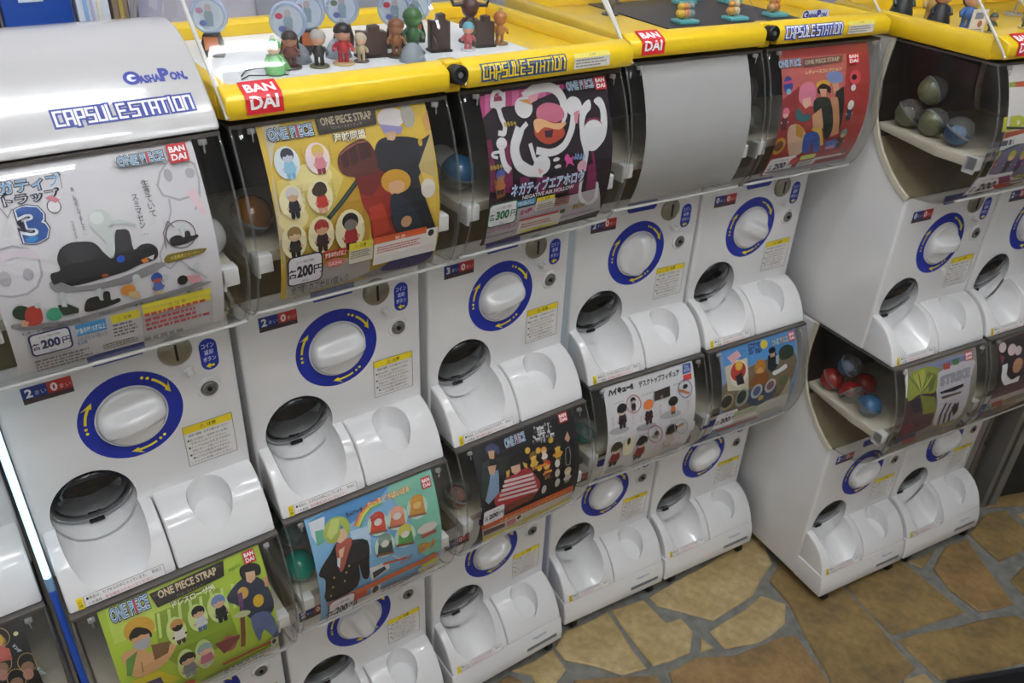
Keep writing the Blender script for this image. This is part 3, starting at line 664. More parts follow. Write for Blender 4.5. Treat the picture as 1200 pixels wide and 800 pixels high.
    L('#3c2434',0.0043,1,(0.904,-0.445),(0.896,-0.464),(0.882,-0.48),(0.863,-0.491),(0.842,-0.496),(0.819,-0.494),(0.799,-0.486),(0.781,-0.472),(0.769,-0.454),(0.764,-0.435),(0.766,-0.415),(0.775,-0.396),(0.789,-0.381),(0.808,-0.371),(0.829,-0.366),(0.851,-0.368),(0.872,-0.376),(0.889,-0.389),(0.9,-0.406),(0.905,-0.426)); L('#6a5868',0.0042,0,(0.754,-0.479),(0.756,-0.408),(0.789,-0.361),(0.811,-0.391)); P('#1c1c1f',(0.775,-0.448),(0.801,-0.432),(0.829,-0.435),(0.847,-0.449),(0.858,-0.422),(0.878,-0.426),(0.881,-0.448),(0.911,-0.447),(0.91,-0.462),(0.848,-0.478),(0.79,-0.476)); E('#ccd5d3',0.848,-0.401,0.0156,0.0153,0); P('#ccd5d3',(0.842,-0.411),(0.855,-0.414),(0.852,-0.445),(0.838,-0.442)); P('#7a6a1c',(0.737,-0.524),(0.776,-0.512),(0.929,-0.519),(0.936,-0.533),(0.902,-0.544),(0.746,-0.553)); T('#e8dc70','大型携帯クリーナー',0.835,-0.533,0.0179,0.1438,0,0)
    P('#8c8a8e',(0.029,-0.675),(0.135,-0.7),(0.247,-0.719),(0.393,-0.717),(0.519,-0.709),(0.721,-0.7),(0.917,-0.695),(0.915,-0.711),(0.718,-0.725),(0.515,-0.734),(0.254,-0.748),(0.046,-0.707)); P('#1e3a26',(0.045,-0.61),(0.074,-0.591),(0.111,-0.614),(0.105,-0.667),(0.069,-0.664),(0.044,-0.641)); P('#b03a30',(0.098,-0.618),(0.144,-0.608),(0.158,-0.644),(0.148,-0.696),(0.108,-0.707),(0.082,-0.684)); P('#d8a080',(0.069,-0.664),(0.096,-0.68),(0.084,-0.703),(0.062,-0.693)); E('#c8d0cf',0.149,-0.61,0.0146,0.0149,0); E('#3f9c78',0.205,-0.673,0.0349,0.0336,0); P('#22302a',(0.226,-0.632),(0.27,-0.637),(0.311,-0.673),(0.306,-0.696),(0.239,-0.692)); E('#c8d0cf',0.258,-0.594,0.0162,0.0196,0); P('#c8d0cf',(0.245,-0.606),(0.267,-0.613),(0.266,-0.652),(0.243,-0.645))
    P('#1e1e21',(0.334,-0.68),(0.355,-0.638),(0.403,-0.635),(0.417,-0.663),(0.433,-0.62),(0.458,-0.627),(0.457,-0.67),(0.491,-0.668),(0.492,-0.69),(0.41,-0.702),(0.342,-0.701)); E('#c8d0cf',0.414,-0.611,0.0156,0.017,0); P('#c8d0cf',(0.405,-0.623),(0.422,-0.625),(0.425,-0.661),(0.408,-0.656)); E('#cf8838',0.541,-0.639,0.0352,0.0285,0); P('#d0b080',(0.537,-0.649),(0.585,-0.654),(0.589,-0.696),(0.544,-0.683)); E('#d4dad8',0.588,-0.593,0.019,0.0236,0); P('#d4dad8',(0.577,-0.603),(0.598,-0.609),(0.595,-0.657),(0.574,-0.651)); D(0.68,-0.614,0.1118,'#2f58b0','#b04a40','#5070b8','#d0b890',0); E('#c8d0cf',0.721,-0.617,0.0155,0.0177,0); E('#20201f',0.799,-0.654,0.026,0.0262,0); P('#d89aa0',(0.82,-0.635),(0.885,-0.649),(0.896,-0.68),(0.842,-0.688)); E('#c8d0cf',0.877,-0.6,0.0205,0.0195,0); T('#3a383c','モンキー・D・ルフィ',0.115,-0.735,0.0186,0.1228,0,0.02)
    T('#3a383c','ロロノア・ゾロ',0.255,-0.73,0.0189,0.0955,0,0.02); T('#3a383c','ブルック',0.417,-0.725,0.0192,0.0557,0,0.02); T('#3a383c','ナミ',0.575,-0.727,0.0196,0.0442,0,0.02); T('#3a383c','チョッパー',0.692,-0.727,0.0198,0.0598,0,0.02); T('#3a383c','サンジ',0.849,-0.728,0.0202,0.0814,0,0.02); PRICE(0.07,-0.881,0.252,-0.746,'#1f3068','200',1); R('#3d94cf',0.275,-0.819,0.411,-0.755); T('#f0f6fc','対象年齢15才以上',0.34,-0.793,0.0354,0.1342,0,0.02); T('#3a70b0','1カプセル1個入り',0.343,-0.844,0.0264,0.1329,0,0); T('#3a70b0','全6種',0.291,-0.865,0.0264,0.0474,0,0); R('#d9d7dc',0.434,-0.918,0.558,-0.759); R('#e6d83a',0.436,-0.798,0.57,-0.749); T('#4a4620','⚠ 注意',0.497,-0.778,0.0216,0.0683,0,0); M('#77757a',0.438,-0.888,0.553,-0.8,4); R('#e6d83a',0.586,-0.805,0.927,-0.73); T('#4a4620','⚠ 注 意',0.754,-0.768,0.0239,0.0873,0,0); M('#c0505a',0.591,-0.907,0.918,-0.781,4)
    L('#9a989c',0.0021,1,(0.583,-0.756),(0.931,-0.766),(0.927,-0.965),(0.576,-0.939)); M('#88868a',0.073,-0.992,0.358,-0.9,4); M('#77757a',0.379,-0.958,0.563,-0.911,3); M('#a09ea2',0.576,-0.985,0.823,-0.939,1); OP(0.744,-0.069,0.2049,0.0575); B(0.917,-0.069,0.0931,0.083)
ART['0u'] = _art
def _art(pr):
    P, L, E, R, T, M, B, D, OP, PRICE = _kit(pr)
    P('#c9bfa6',(0.035,-0.016),(0.134,-0.009),(0.028,-0.228),(0.002,-0.595),(0.041,-0.935),(0.028,-1)); P('#d9c56a',(0.04,-0.298),(0.313,-0.202),(0.412,-0.331),(0.3,-0.518),(0.018,-0.598)); P('#b98f2a',(0.394,-0.43),(0.576,-0.357),(0.526,-0.712),(0.235,-0.714)); P('#b8b4b0',(0.029,-0.824),(0.548,-0.792),(0.551,-0.968),(0.048,-1)); E('#e6d894',0.226,-0.301,0.1244,0.0689,0); E('#ecdca0',0.094,-0.493,0.0844,0.0666,0); P('#8f8b88',(0.478,-0.967),(0.983,-0.822),(1,-1),(0.58,-1)); L('#243830',0.0273,0,(0.29,-0.531),(0.698,-0.192)); L('#3f5a4c',0.0097,0,(0.308,-0.516),(0.678,-0.204)); P('#22242c',(0.658,-0.18),(0.739,-0.169),(0.892,-0.197),(0.968,-0.268),(0.96,-0.358),(0.87,-0.405),(0.929,-0.608),(0.968,-0.779),(0.672,-0.747),(0.644,-0.474),(0.61,-0.363),(0.617,-0.246)); P('#2e3240',(0.885,-0.226),(0.986,-0.188),(0.986,-0.271),(0.951,-0.357),(0.902,-0.319))
    E('#c0a030',0.915,-0.223,0.0144,0.0206,0); P('#b9a46a',(0.879,-0.345),(1,-0.169),(0.972,-0.565),(0.949,-0.646),(0.915,-0.49)); P('#d9b650',(0.892,-0.378),(0.97,-0.421),(0.973,-0.669),(0.929,-0.59)); E('#d8d0c8',0.925,-0.476,0.0476,0.0544,0); P('#c9975f',(0.962,-0.102),(1,-0.063),(1,-0.153),(0.966,-0.192)); E('#d6cfd0',0.764,-0.074,0.0829,0.055,0); P('#8f88b8',(0.685,-0.096),(0.829,-0.129),(0.802,-0.163),(0.702,-0.145)); P('#c8a080',(0.707,-0.145),(0.78,-0.145),(0.761,-0.187),(0.714,-0.184)); E('#a8a49a',0.87,-0.075,0.0424,0.0639,0); P('#8f2a20',(0.507,-0.361),(0.648,-0.339),(0.691,-0.451),(0.67,-0.606),(0.708,-0.727),(0.562,-0.721),(0.539,-0.58),(0.497,-0.478)); P('#b03c28',(0.536,-0.516),(0.624,-0.502),(0.67,-0.675),(0.562,-0.694)); P('#6d1f1c',(0.472,-0.326),(0.621,-0.306),(0.66,-0.371),(0.559,-0.459),(0.495,-0.433))
    P('#5a2a24',(0.409,-0.216),(0.464,-0.181),(0.545,-0.157),(0.592,-0.17),(0.621,-0.225),(0.624,-0.306),(0.579,-0.343),(0.477,-0.341),(0.415,-0.317),(0.393,-0.27)); P('#3c1a18',(0.419,-0.217),(0.464,-0.193),(0.46,-0.281),(0.422,-0.289)); P('#3c1a18',(0.469,-0.193),(0.515,-0.177),(0.518,-0.268),(0.469,-0.285)); P('#3c1a18',(0.529,-0.173),(0.587,-0.172),(0.602,-0.252),(0.531,-0.266)); L('#96604e',0.0065,0,(0.419,-0.217),(0.464,-0.193)); L('#96604e',0.0065,0,(0.469,-0.193),(0.515,-0.177)); L('#96604e',0.0066,0,(0.529,-0.173),(0.587,-0.172)); E('#c8962c',0.722,-0.404,0.0943,0.0658,-0.15); P('#d0a27c',(0.673,-0.403),(0.774,-0.417),(0.762,-0.456),(0.706,-0.485),(0.68,-0.465)); E('#d0a27c',0.721,-0.434,0.0525,0.036,0); P('#2a3440',(0.68,-0.472),(0.759,-0.495),(0.854,-0.627),(0.866,-0.717),(0.745,-0.727),(0.679,-0.608)); E('#c0906a',0.771,-0.641,0.036,0.0344,0)
    P('#c9a888',(0.724,-0.159),(0.766,-0.165),(0.747,-0.192),(0.726,-0.186)); P('#3e3a70',(0.635,-0.922),(0.792,-0.835),(0.948,-0.845),(0.975,-0.932),(0.897,-0.983),(0.663,-0.968)); OP(0.173,-0.07,0.2423,0.0758); P('#332a24',(0.322,-0.022),(0.682,-0.007),(0.669,-0.094),(0.323,-0.104)); P('#55483c',(0.328,-0.031),(0.671,-0.017),(0.672,-0.026),(0.328,-0.041)); T('#c9b89a','ONE PIECE STRAP',0.499,-0.042,0.0421,0.3012,0,0.02); T('#a89878','ワンピースストラップ',0.491,-0.079,0.0139,0.1791,0,0); T('#2e2418','海賊同盟',0.494,-0.131,0.0502,0.2025,0,0.09); T('#f0e8d0','海賊同盟',0.494,-0.131,0.0474,0.1895,0,0.02); E('#d8e4ea',0.115,-0.213,0.0696,0.0814,0); D(0.123,-0.18,0.1477,'#26283a','#bfc6d8','#8ec2dc','#7ab0d0',0); E('#ecd8dc',0.285,-0.216,0.0691,0.0793,0); D(0.293,-0.185,0.1439,'#d8b850','#dca890','#d0808c','#8a2a30',0); E('#e9dfb4',0.099,-0.406,0.0704,0.0846,0)
    D(0.105,-0.372,0.1531,'#d0cccc','#d0a888','#20202a','#22242c',0); E('#e9dfb4',0.257,-0.405,0.0729,0.0861,0); D(0.263,-0.371,0.1558,'#2a2018','#d8a888','#b83028','#d8a888',0); E('#3a2a18',0.258,-0.374,0.0441,0.0312,0); E('#e9dfb4',0.079,-0.611,0.0715,0.0975,0); D(0.083,-0.573,0.1657,'#9a7a48','#d8b898','#2c2a2a','#24221f',0); E('#e9dfb4',0.236,-0.606,0.0773,0.1033,0); D(0.24,-0.567,0.1757,'#a8302c','#c89878','#382228','#3a2620',0); E('#e9dfb4',0.408,-0.616,0.0908,0.1188,0); D(0.411,-0.57,0.2021,'#1e1c20','#c8a080','#a82a30','#2a2424',0); E('#7a706c',0.409,-0.583,0.0365,0.0312,0); T('#6a5a28','ス\nト\nラ\nッ\nプ',0.2,-0.199,0.0842,0.0123,0,0); T('#6a5a28','ス\nト\nラ\nッ\nプ',0.359,-0.208,0.0858,0.0127,0,0); T('#6a5a28','ス\nト\nラ\nッ\nプ',0.157,-0.388,0.087,0.0123,0,0); T('#6a5a28','ス\nト\nラ\nッ\nプ',0.336,-0.391,0.0888,0.0128,0,0); T('#6a5a28','ス\nト\nラ\nッ\nプ',0.153,-0.588,0.0943,0.0126,0,0)
    T('#6a5a28','ス\nト\nラ\nッ\nプ',0.309,-0.581,0.0957,0.013,0,0); T('#6a5a28','ス\nト\nラ\nッ\nプ',0.496,-0.571,0.0972,0.0135,0,0); PRICE(0.028,-0.887,0.236,-0.695,'#23223c','200',1); R('#c8362c',0.242,-0.751,0.384,-0.707); T('#f8e8d8','対象年齢6才以上',0.314,-0.732,0.0366,0.1288,0,0.02); E('#c86a60',0.311,-0.788,0.0598,0.0298,0); T('#f4ece8','GASHA',0.311,-0.792,0.0261,0.0831,0,0); R('#e0d9c8',0.396,-0.82,0.546,-0.7); R('#e4d43a',0.396,-0.738,0.542,-0.693); T('#5a5420','⚠ 注意',0.465,-0.714,0.0221,0.0749,0,0); M('#77725f',0.405,-0.793,0.537,-0.741,4); R('#d9d5d0',0.553,-0.875,0.977,-0.709); R('#c85a30',0.553,-0.731,0.899,-0.692); T('#f0d8c8','警告',0.722,-0.718,0.0206,0.0718,0,0); M('#b8605a',0.573,-0.8,0.893,-0.751,3); P('#d8d4cc',(0.897,-0.709),(0.955,-0.709),(0.965,-0.769),(0.907,-0.765)); E('#2c2c34',0.931,-0.736,0.0206,0.0228,0); T('#2c2830','全7種1カプセル1個入り',0.224,-0.916,0.0618,0.3483,0,0)
    M('#84807c',0.076,-0.994,0.556,-0.947,3)
ART['1u'] = _art
def _art(pr):
    P, L, E, R, T, M, B, D, OP, PRICE = _kit(pr)
    P('#b8417e',(0.016,-0.041),(0.734,-0.042),(1,-0.042),(0.982,-0.168),(0.702,-0.158),(0,-0.178)); P('#d06aa0',(0.051,-0.034),(0.1,-0.035),(0.071,-0.139),(0.019,-0.146)); P('#efe4ea',(0.149,-0.035),(0.2,-0.037),(0.171,-0.139),(0.118,-0.146)); P('#d06aa0',(0.25,-0.037),(0.301,-0.038),(0.273,-0.138),(0.219,-0.146)); P('#efe4ea',(0.352,-0.038),(0.405,-0.04),(0.377,-0.138),(0.322,-0.146)); P('#d06aa0',(0.457,-0.04),(0.511,-0.041),(0.484,-0.138),(0.428,-0.145)); P('#efe4ea',(0.564,-0.041),(0.618,-0.043),(0.592,-0.137),(0.535,-0.145)); P('#d06aa0',(0.673,-0.043),(0.729,-0.044),(0.703,-0.137),(0.645,-0.145)); P('#efe4ea',(0.784,-0.044),(0.841,-0.046),(0.816,-0.137),(0.757,-0.145)); P('#d06aa0',(0.898,-0.046),(0.956,-0.048),(0.932,-0.136),(0.871,-0.145)); P('#221722',(0,-0.164),(0.338,-0.122),(0.996,-0.109),(1,-1),(0.394,-0.702),(0,-0.619))
    P('#7a2450',(0,-0.29),(0.033,-0.288),(0.045,-0.603),(0,-0.595)); P('#7a2450',(0.117,-0.307),(0.154,-0.305),(0.176,-0.627),(0.089,-0.619)); P('#7a2450',(0.24,-0.324),(0.278,-0.322),(0.31,-0.653),(0.222,-0.644)); P('#7a2450',(0.367,-0.342),(0.407,-0.34),(0.449,-0.679),(0.358,-0.67)); P('#7a2450',(0.499,-0.36),(0.539,-0.358),(0.593,-0.706),(0.499,-0.696)); P('#7a2450',(0.634,-0.379),(0.676,-0.378),(0.744,-0.735),(0.646,-0.725)); P('#7a2450',(0.774,-0.399),(0.816,-0.397),(0.902,-0.767),(0.8,-0.756)); P('#221722',(0.211,-0.22),(0.704,-0.151),(0.832,-0.548),(0.624,-0.594),(0.185,-0.536)); P('#b9b2bb',(0,-0.756),(0.918,-0.733),(0.999,-0.932),(0.025,-0.986))
    L('#b9bac0',0.0629,0,(0.35,-0.073),(0.372,-0.065),(0.393,-0.056),(0.415,-0.048),(0.436,-0.043),(0.458,-0.04),(0.481,-0.04),(0.503,-0.041),(0.523,-0.044),(0.543,-0.05),(0.561,-0.057),(0.577,-0.067),(0.591,-0.079),(0.602,-0.092),(0.611,-0.108),(0.618,-0.124),(0.622,-0.141),(0.622,-0.157),(0.62,-0.174),(0.615,-0.191),(0.61,-0.206),(0.604,-0.219),(0.595,-0.231),(0.586,-0.242),(0.577,-0.253)); L('#dcdcdf',0.0562,0,(0.35,-0.073),(0.372,-0.065),(0.393,-0.056),(0.415,-0.048),(0.436,-0.043),(0.458,-0.04),(0.481,-0.04),(0.503,-0.041),(0.523,-0.044),(0.543,-0.05),(0.561,-0.057),(0.577,-0.067),(0.591,-0.079),(0.602,-0.092),(0.611,-0.108),(0.618,-0.124),(0.622,-0.141),(0.622,-0.157),(0.62,-0.174),(0.615,-0.191),(0.61,-0.206),(0.604,-0.219),(0.595,-0.231),(0.586,-0.242),(0.577,-0.253))
    L('#b9bac0',0.0704,0,(0.237,-0.281),(0.225,-0.3),(0.212,-0.32),(0.201,-0.34),(0.196,-0.361),(0.195,-0.383),(0.198,-0.407),(0.205,-0.43),(0.214,-0.45),(0.228,-0.468),(0.248,-0.483),(0.269,-0.496),(0.29,-0.508),(0.311,-0.516),(0.333,-0.521),(0.356,-0.525),(0.378,-0.53)); L('#dcdcdf',0.0629,0,(0.237,-0.281),(0.225,-0.3),(0.212,-0.32),(0.201,-0.34),(0.196,-0.361),(0.195,-0.383),(0.198,-0.407),(0.205,-0.43),(0.214,-0.45),(0.228,-0.468),(0.248,-0.483),(0.269,-0.496),(0.29,-0.508),(0.311,-0.516),(0.333,-0.521),(0.356,-0.525),(0.378,-0.53)); L('#b9bac0',0.0472,0,(0.382,-0.405),(0.406,-0.412),(0.43,-0.42),(0.454,-0.426),(0.479,-0.428),(0.505,-0.427),(0.532,-0.422),(0.558,-0.413),(0.582,-0.402),(0.602,-0.386),(0.62,-0.365),(0.636,-0.343),(0.65,-0.322),(0.662,-0.301),(0.67,-0.28),(0.677,-0.259),(0.685,-0.237))
    L('#dcdcdf',0.0421,0,(0.382,-0.405),(0.406,-0.412),(0.43,-0.42),(0.454,-0.426),(0.479,-0.428),(0.505,-0.427),(0.532,-0.422),(0.558,-0.413),(0.582,-0.402),(0.602,-0.386),(0.62,-0.365),(0.636,-0.343),(0.65,-0.322),(0.662,-0.301),(0.67,-0.28),(0.677,-0.259),(0.685,-0.237)); L('#b9bac0',0.0293,0,(0.301,-0.239),(0.285,-0.249),(0.269,-0.26),(0.253,-0.27),(0.237,-0.281)); L('#dcdcdf',0.0262,0,(0.301,-0.239),(0.285,-0.249),(0.269,-0.26),(0.253,-0.27),(0.237,-0.281)); L('#b9bac0',0.0296,0,(0.319,-0.364),(0.324,-0.384),(0.329,-0.404),(0.334,-0.423),(0.34,-0.44),(0.348,-0.455),(0.357,-0.467),(0.367,-0.479),(0.377,-0.491)); L('#dcdcdf',0.0264,0,(0.319,-0.364),(0.324,-0.384),(0.329,-0.404),(0.334,-0.423),(0.34,-0.44),(0.348,-0.455),(0.357,-0.467),(0.367,-0.479),(0.377,-0.491)); E('#dcdcdf',0.307,-0.14,0.0671,0.0619,0); E('#dcdcdf',0.697,-0.179,0.0664,0.0586,0)
    E('#dcdcdf',0.397,-0.494,0.0695,0.0612,0); P('#c89048',(0.279,-0.093),(0.382,-0.098),(0.369,-0.133),(0.321,-0.113)); P('#d89aa8',(0.357,-0.081),(0.447,-0.07),(0.417,-0.11),(0.36,-0.124)); P('#d88a9c',(0.689,-0.216),(0.736,-0.207),(0.708,-0.285),(0.686,-0.279)); P('#e0a0a8',(0.37,-0.505),(0.41,-0.53),(0.379,-0.55)); E('#7a3048',0.488,-0.22,0.1065,0.0863,0); P('#c06a84',(0.405,-0.159),(0.489,-0.133),(0.589,-0.166),(0.605,-0.235),(0.501,-0.258),(0.4,-0.223)); P('#a8452c',(0.363,-0.269),(0.465,-0.239),(0.576,-0.282),(0.587,-0.343),(0.464,-0.377),(0.371,-0.328)); P('#d8a878',(0.36,-0.232),(0.411,-0.217),(0.52,-0.26),(0.619,-0.266),(0.553,-0.301),(0.44,-0.272),(0.376,-0.299)); P('#3a1a30',(0.436,-0.293),(0.504,-0.295),(0.491,-0.337),(0.438,-0.334))
    P('#dcdcdf',(0.749,-0.201),(0.8,-0.162),(0.836,-0.159),(0.831,-0.211),(0.782,-0.249),(0.75,-0.35),(0.785,-0.446),(0.769,-0.57),(0.75,-0.718),(0.821,-0.816),(0.883,-0.801),(0.874,-0.689),(0.898,-0.697),(0.921,-0.808),(0.869,-0.854),(0.778,-0.817),(0.728,-0.732),(0.726,-0.563),(0.742,-0.471),(0.719,-0.376),(0.724,-0.272)); P('#dcdcdf',(0.865,-0.17),(0.912,-0.148),(0.947,-0.179),(0.962,-0.272),(0.938,-0.391),(0.881,-0.445),(0.826,-0.468),(0.76,-0.443),(0.742,-0.349),(0.791,-0.281),(0.866,-0.275),(0.901,-0.295),(0.907,-0.22)); P('#7d2440',(0.787,-0.272),(0.878,-0.269),(0.912,-0.319),(0.895,-0.332),(0.842,-0.295),(0.775,-0.316)); E('#dcdcdf',0.834,-0.354,0.0873,0.0757,0)
    L('#b9bac0',0.0239,0,(0.075,-0.104),(0.079,-0.09),(0.083,-0.076),(0.089,-0.062),(0.095,-0.05),(0.103,-0.041),(0.111,-0.033),(0.12,-0.028),(0.129,-0.026),(0.138,-0.026),(0.149,-0.03),(0.158,-0.036),(0.165,-0.044),(0.166,-0.056),(0.164,-0.07),(0.162,-0.086),(0.161,-0.101)); L('#dcdcdf',0.0213,0,(0.075,-0.104),(0.079,-0.09),(0.083,-0.076),(0.089,-0.062),(0.095,-0.05),(0.103,-0.041),(0.111,-0.033),(0.12,-0.028),(0.129,-0.026),(0.138,-0.026),(0.149,-0.03),(0.158,-0.036),(0.165,-0.044),(0.166,-0.056),(0.164,-0.07),(0.162,-0.086),(0.161,-0.101)); E('#dcdcdf',0.122,-0.093,0.043,0.0372,0); L('#b9bac0',0.0321,0,(0.118,-0.124),(0.121,-0.138),(0.123,-0.153),(0.125,-0.168),(0.127,-0.181),(0.131,-0.193),(0.136,-0.204),(0.14,-0.215),(0.142,-0.225),(0.141,-0.237),(0.137,-0.248),(0.133,-0.259),(0.128,-0.266),(0.122,-0.268),(0.116,-0.267),(0.108,-0.264),(0.101,-0.262))
    L('#dcdcdf',0.0287,0,(0.118,-0.124),(0.121,-0.138),(0.123,-0.153),(0.125,-0.168),(0.127,-0.181),(0.131,-0.193),(0.136,-0.204),(0.14,-0.215),(0.142,-0.225),(0.141,-0.237),(0.137,-0.248),(0.133,-0.259),(0.128,-0.266),(0.122,-0.268),(0.116,-0.267),(0.108,-0.264),(0.101,-0.262)); P('#8a2848',(0.105,-0.059),(0.155,-0.057),(0.158,-0.083),(0.093,-0.081)); E('#dcdcdf',0.099,-0.321,0.0397,0.035,0); L('#b9bac0',0.0405,0,(0.095,-0.353),(0.095,-0.366),(0.096,-0.379),(0.096,-0.391),(0.098,-0.404),(0.1,-0.416),(0.103,-0.428),(0.107,-0.439),(0.111,-0.449),(0.116,-0.457),(0.12,-0.463),(0.126,-0.468),(0.132,-0.474)); L('#dcdcdf',0.0361,0,(0.095,-0.353),(0.095,-0.366),(0.096,-0.379),(0.096,-0.391),(0.098,-0.404),(0.1,-0.416),(0.103,-0.428),(0.107,-0.439),(0.111,-0.449),(0.116,-0.457),(0.12,-0.463),(0.126,-0.468),(0.132,-0.474))
    L('#b9bac0',0.0182,0,(0.084,-0.366),(0.07,-0.365),(0.056,-0.365),(0.043,-0.364),(0.033,-0.365),(0.027,-0.368),(0.023,-0.372),(0.022,-0.377),(0.024,-0.381),(0.028,-0.384),(0.036,-0.388),(0.045,-0.391),(0.053,-0.394)); L('#dcdcdf',0.0162,0,(0.084,-0.366),(0.07,-0.365),(0.056,-0.365),(0.043,-0.364),(0.033,-0.365),(0.027,-0.368),(0.023,-0.372),(0.022,-0.377),(0.024,-0.381),(0.028,-0.384),(0.036,-0.388),(0.045,-0.391),(0.053,-0.394)); E('#e0dcdf',0.512,-0.474,0.0276,0.0123,0); E('#201820',0.519,-0.497,0.0277,0.0124,0); E('#e0dcdf',0.526,-0.52,0.0277,0.0124,0); E('#201820',0.533,-0.542,0.0278,0.0125,0); E('#d8a8b8',0.73,-0.551,0.0412,0.0381,0); P('#c84a8a',(0.577,-0.476),(0.602,-0.453),(0.628,-0.481),(0.659,-0.474),(0.644,-0.502),(0.662,-0.537),(0.619,-0.514),(0.59,-0.541),(0.595,-0.507)); T('#7fa8d8','ふわふわ',0.705,-0.484,0.0407,0.0969,-0.15,0.06)
    P('#8a5630',(0.02,-0.523),(0.091,-0.52),(0.113,-0.632),(0.048,-0.644)); D(0.072,-0.502,0.1493,'#4a5aa8','#9a6a58','#a86a38','#3a3038',0); T('#2a2456','ネガティブエアホロウ',0.453,-0.613,0.0948,0.6217,0,0.1); T('#e9eefa','ネガティブエアホロウ',0.453,-0.613,0.083,0.5981,0,0.04); T('#7fb0dc','ネガティブエアホロウ',0.453,-0.613,0.0742,0.5804,0,-0.005); T('#e6dfe6','NEGATIVE AIR HOLLOW',0.461,-0.673,0.0265,0.4255,0,0.03); T('#b09a38','おもちゃ',0.18,-0.219,0.0307,0.0912,0,0.06); T('#b09a38','おもちゃ',0.041,-0.448,0.0315,0.0899,0,0.06); T('#b09a38','おもちゃ',0.757,-0.832,0.0426,0.1056,0,0.06); PRICE(-0.007,-0.837,0.222,-0.673,'#2b7a52','300',1); R('#4a9ac8',0.203,-0.729,0.359,-0.69); T('#f0f6fa','対象年齢6才以上',0.28,-0.71,0.0297,0.1343,0,0); T('#c03a6a','全4種',0.293,-0.773,0.0425,0.1005,0,0.02); R('#d9d4c8',0.365,-0.787,0.532,-0.722); R('#e4d43a',0.367,-0.722,0.516,-0.697); T('#5a5420','⚠ 注意',0.439,-0.71,0.0201,0.0791,0,0)
    M('#77725f',0.382,-0.782,0.524,-0.743,3); R('#a07a70',0.525,-0.79,0.652,-0.728); M('#5a3a34',0.532,-0.779,0.643,-0.729,3); R('#d9d5d0',0.257,-0.947,0.616,-0.835); R('#c8462c',0.258,-0.842,0.581,-0.826); M('#b8706a',0.282,-0.906,0.59,-0.866,2); R('#dcd040',0.284,-0.943,0.599,-0.924); T('#6a6420','⚠ 注意',0.438,-0.935,0.019,0.0604,0,0); R('#3a5a40',0.592,-0.855,0.636,-0.825); M('#77727a',0.614,-0.884,0.936,-0.902,4); T('#c07090','コレクション',0.12,-0.851,0.0498,0.2262,0,0.02); M('#77727a',0.004,-0.913,0.246,-0.902,2); M('#8f8a92',0.027,-0.972,0.369,-0.964,2); OP(0.768,-0.061,0.219,0.0681); B(0.939,-0.067,0.0963,0.0783)
ART['2u'] = _art
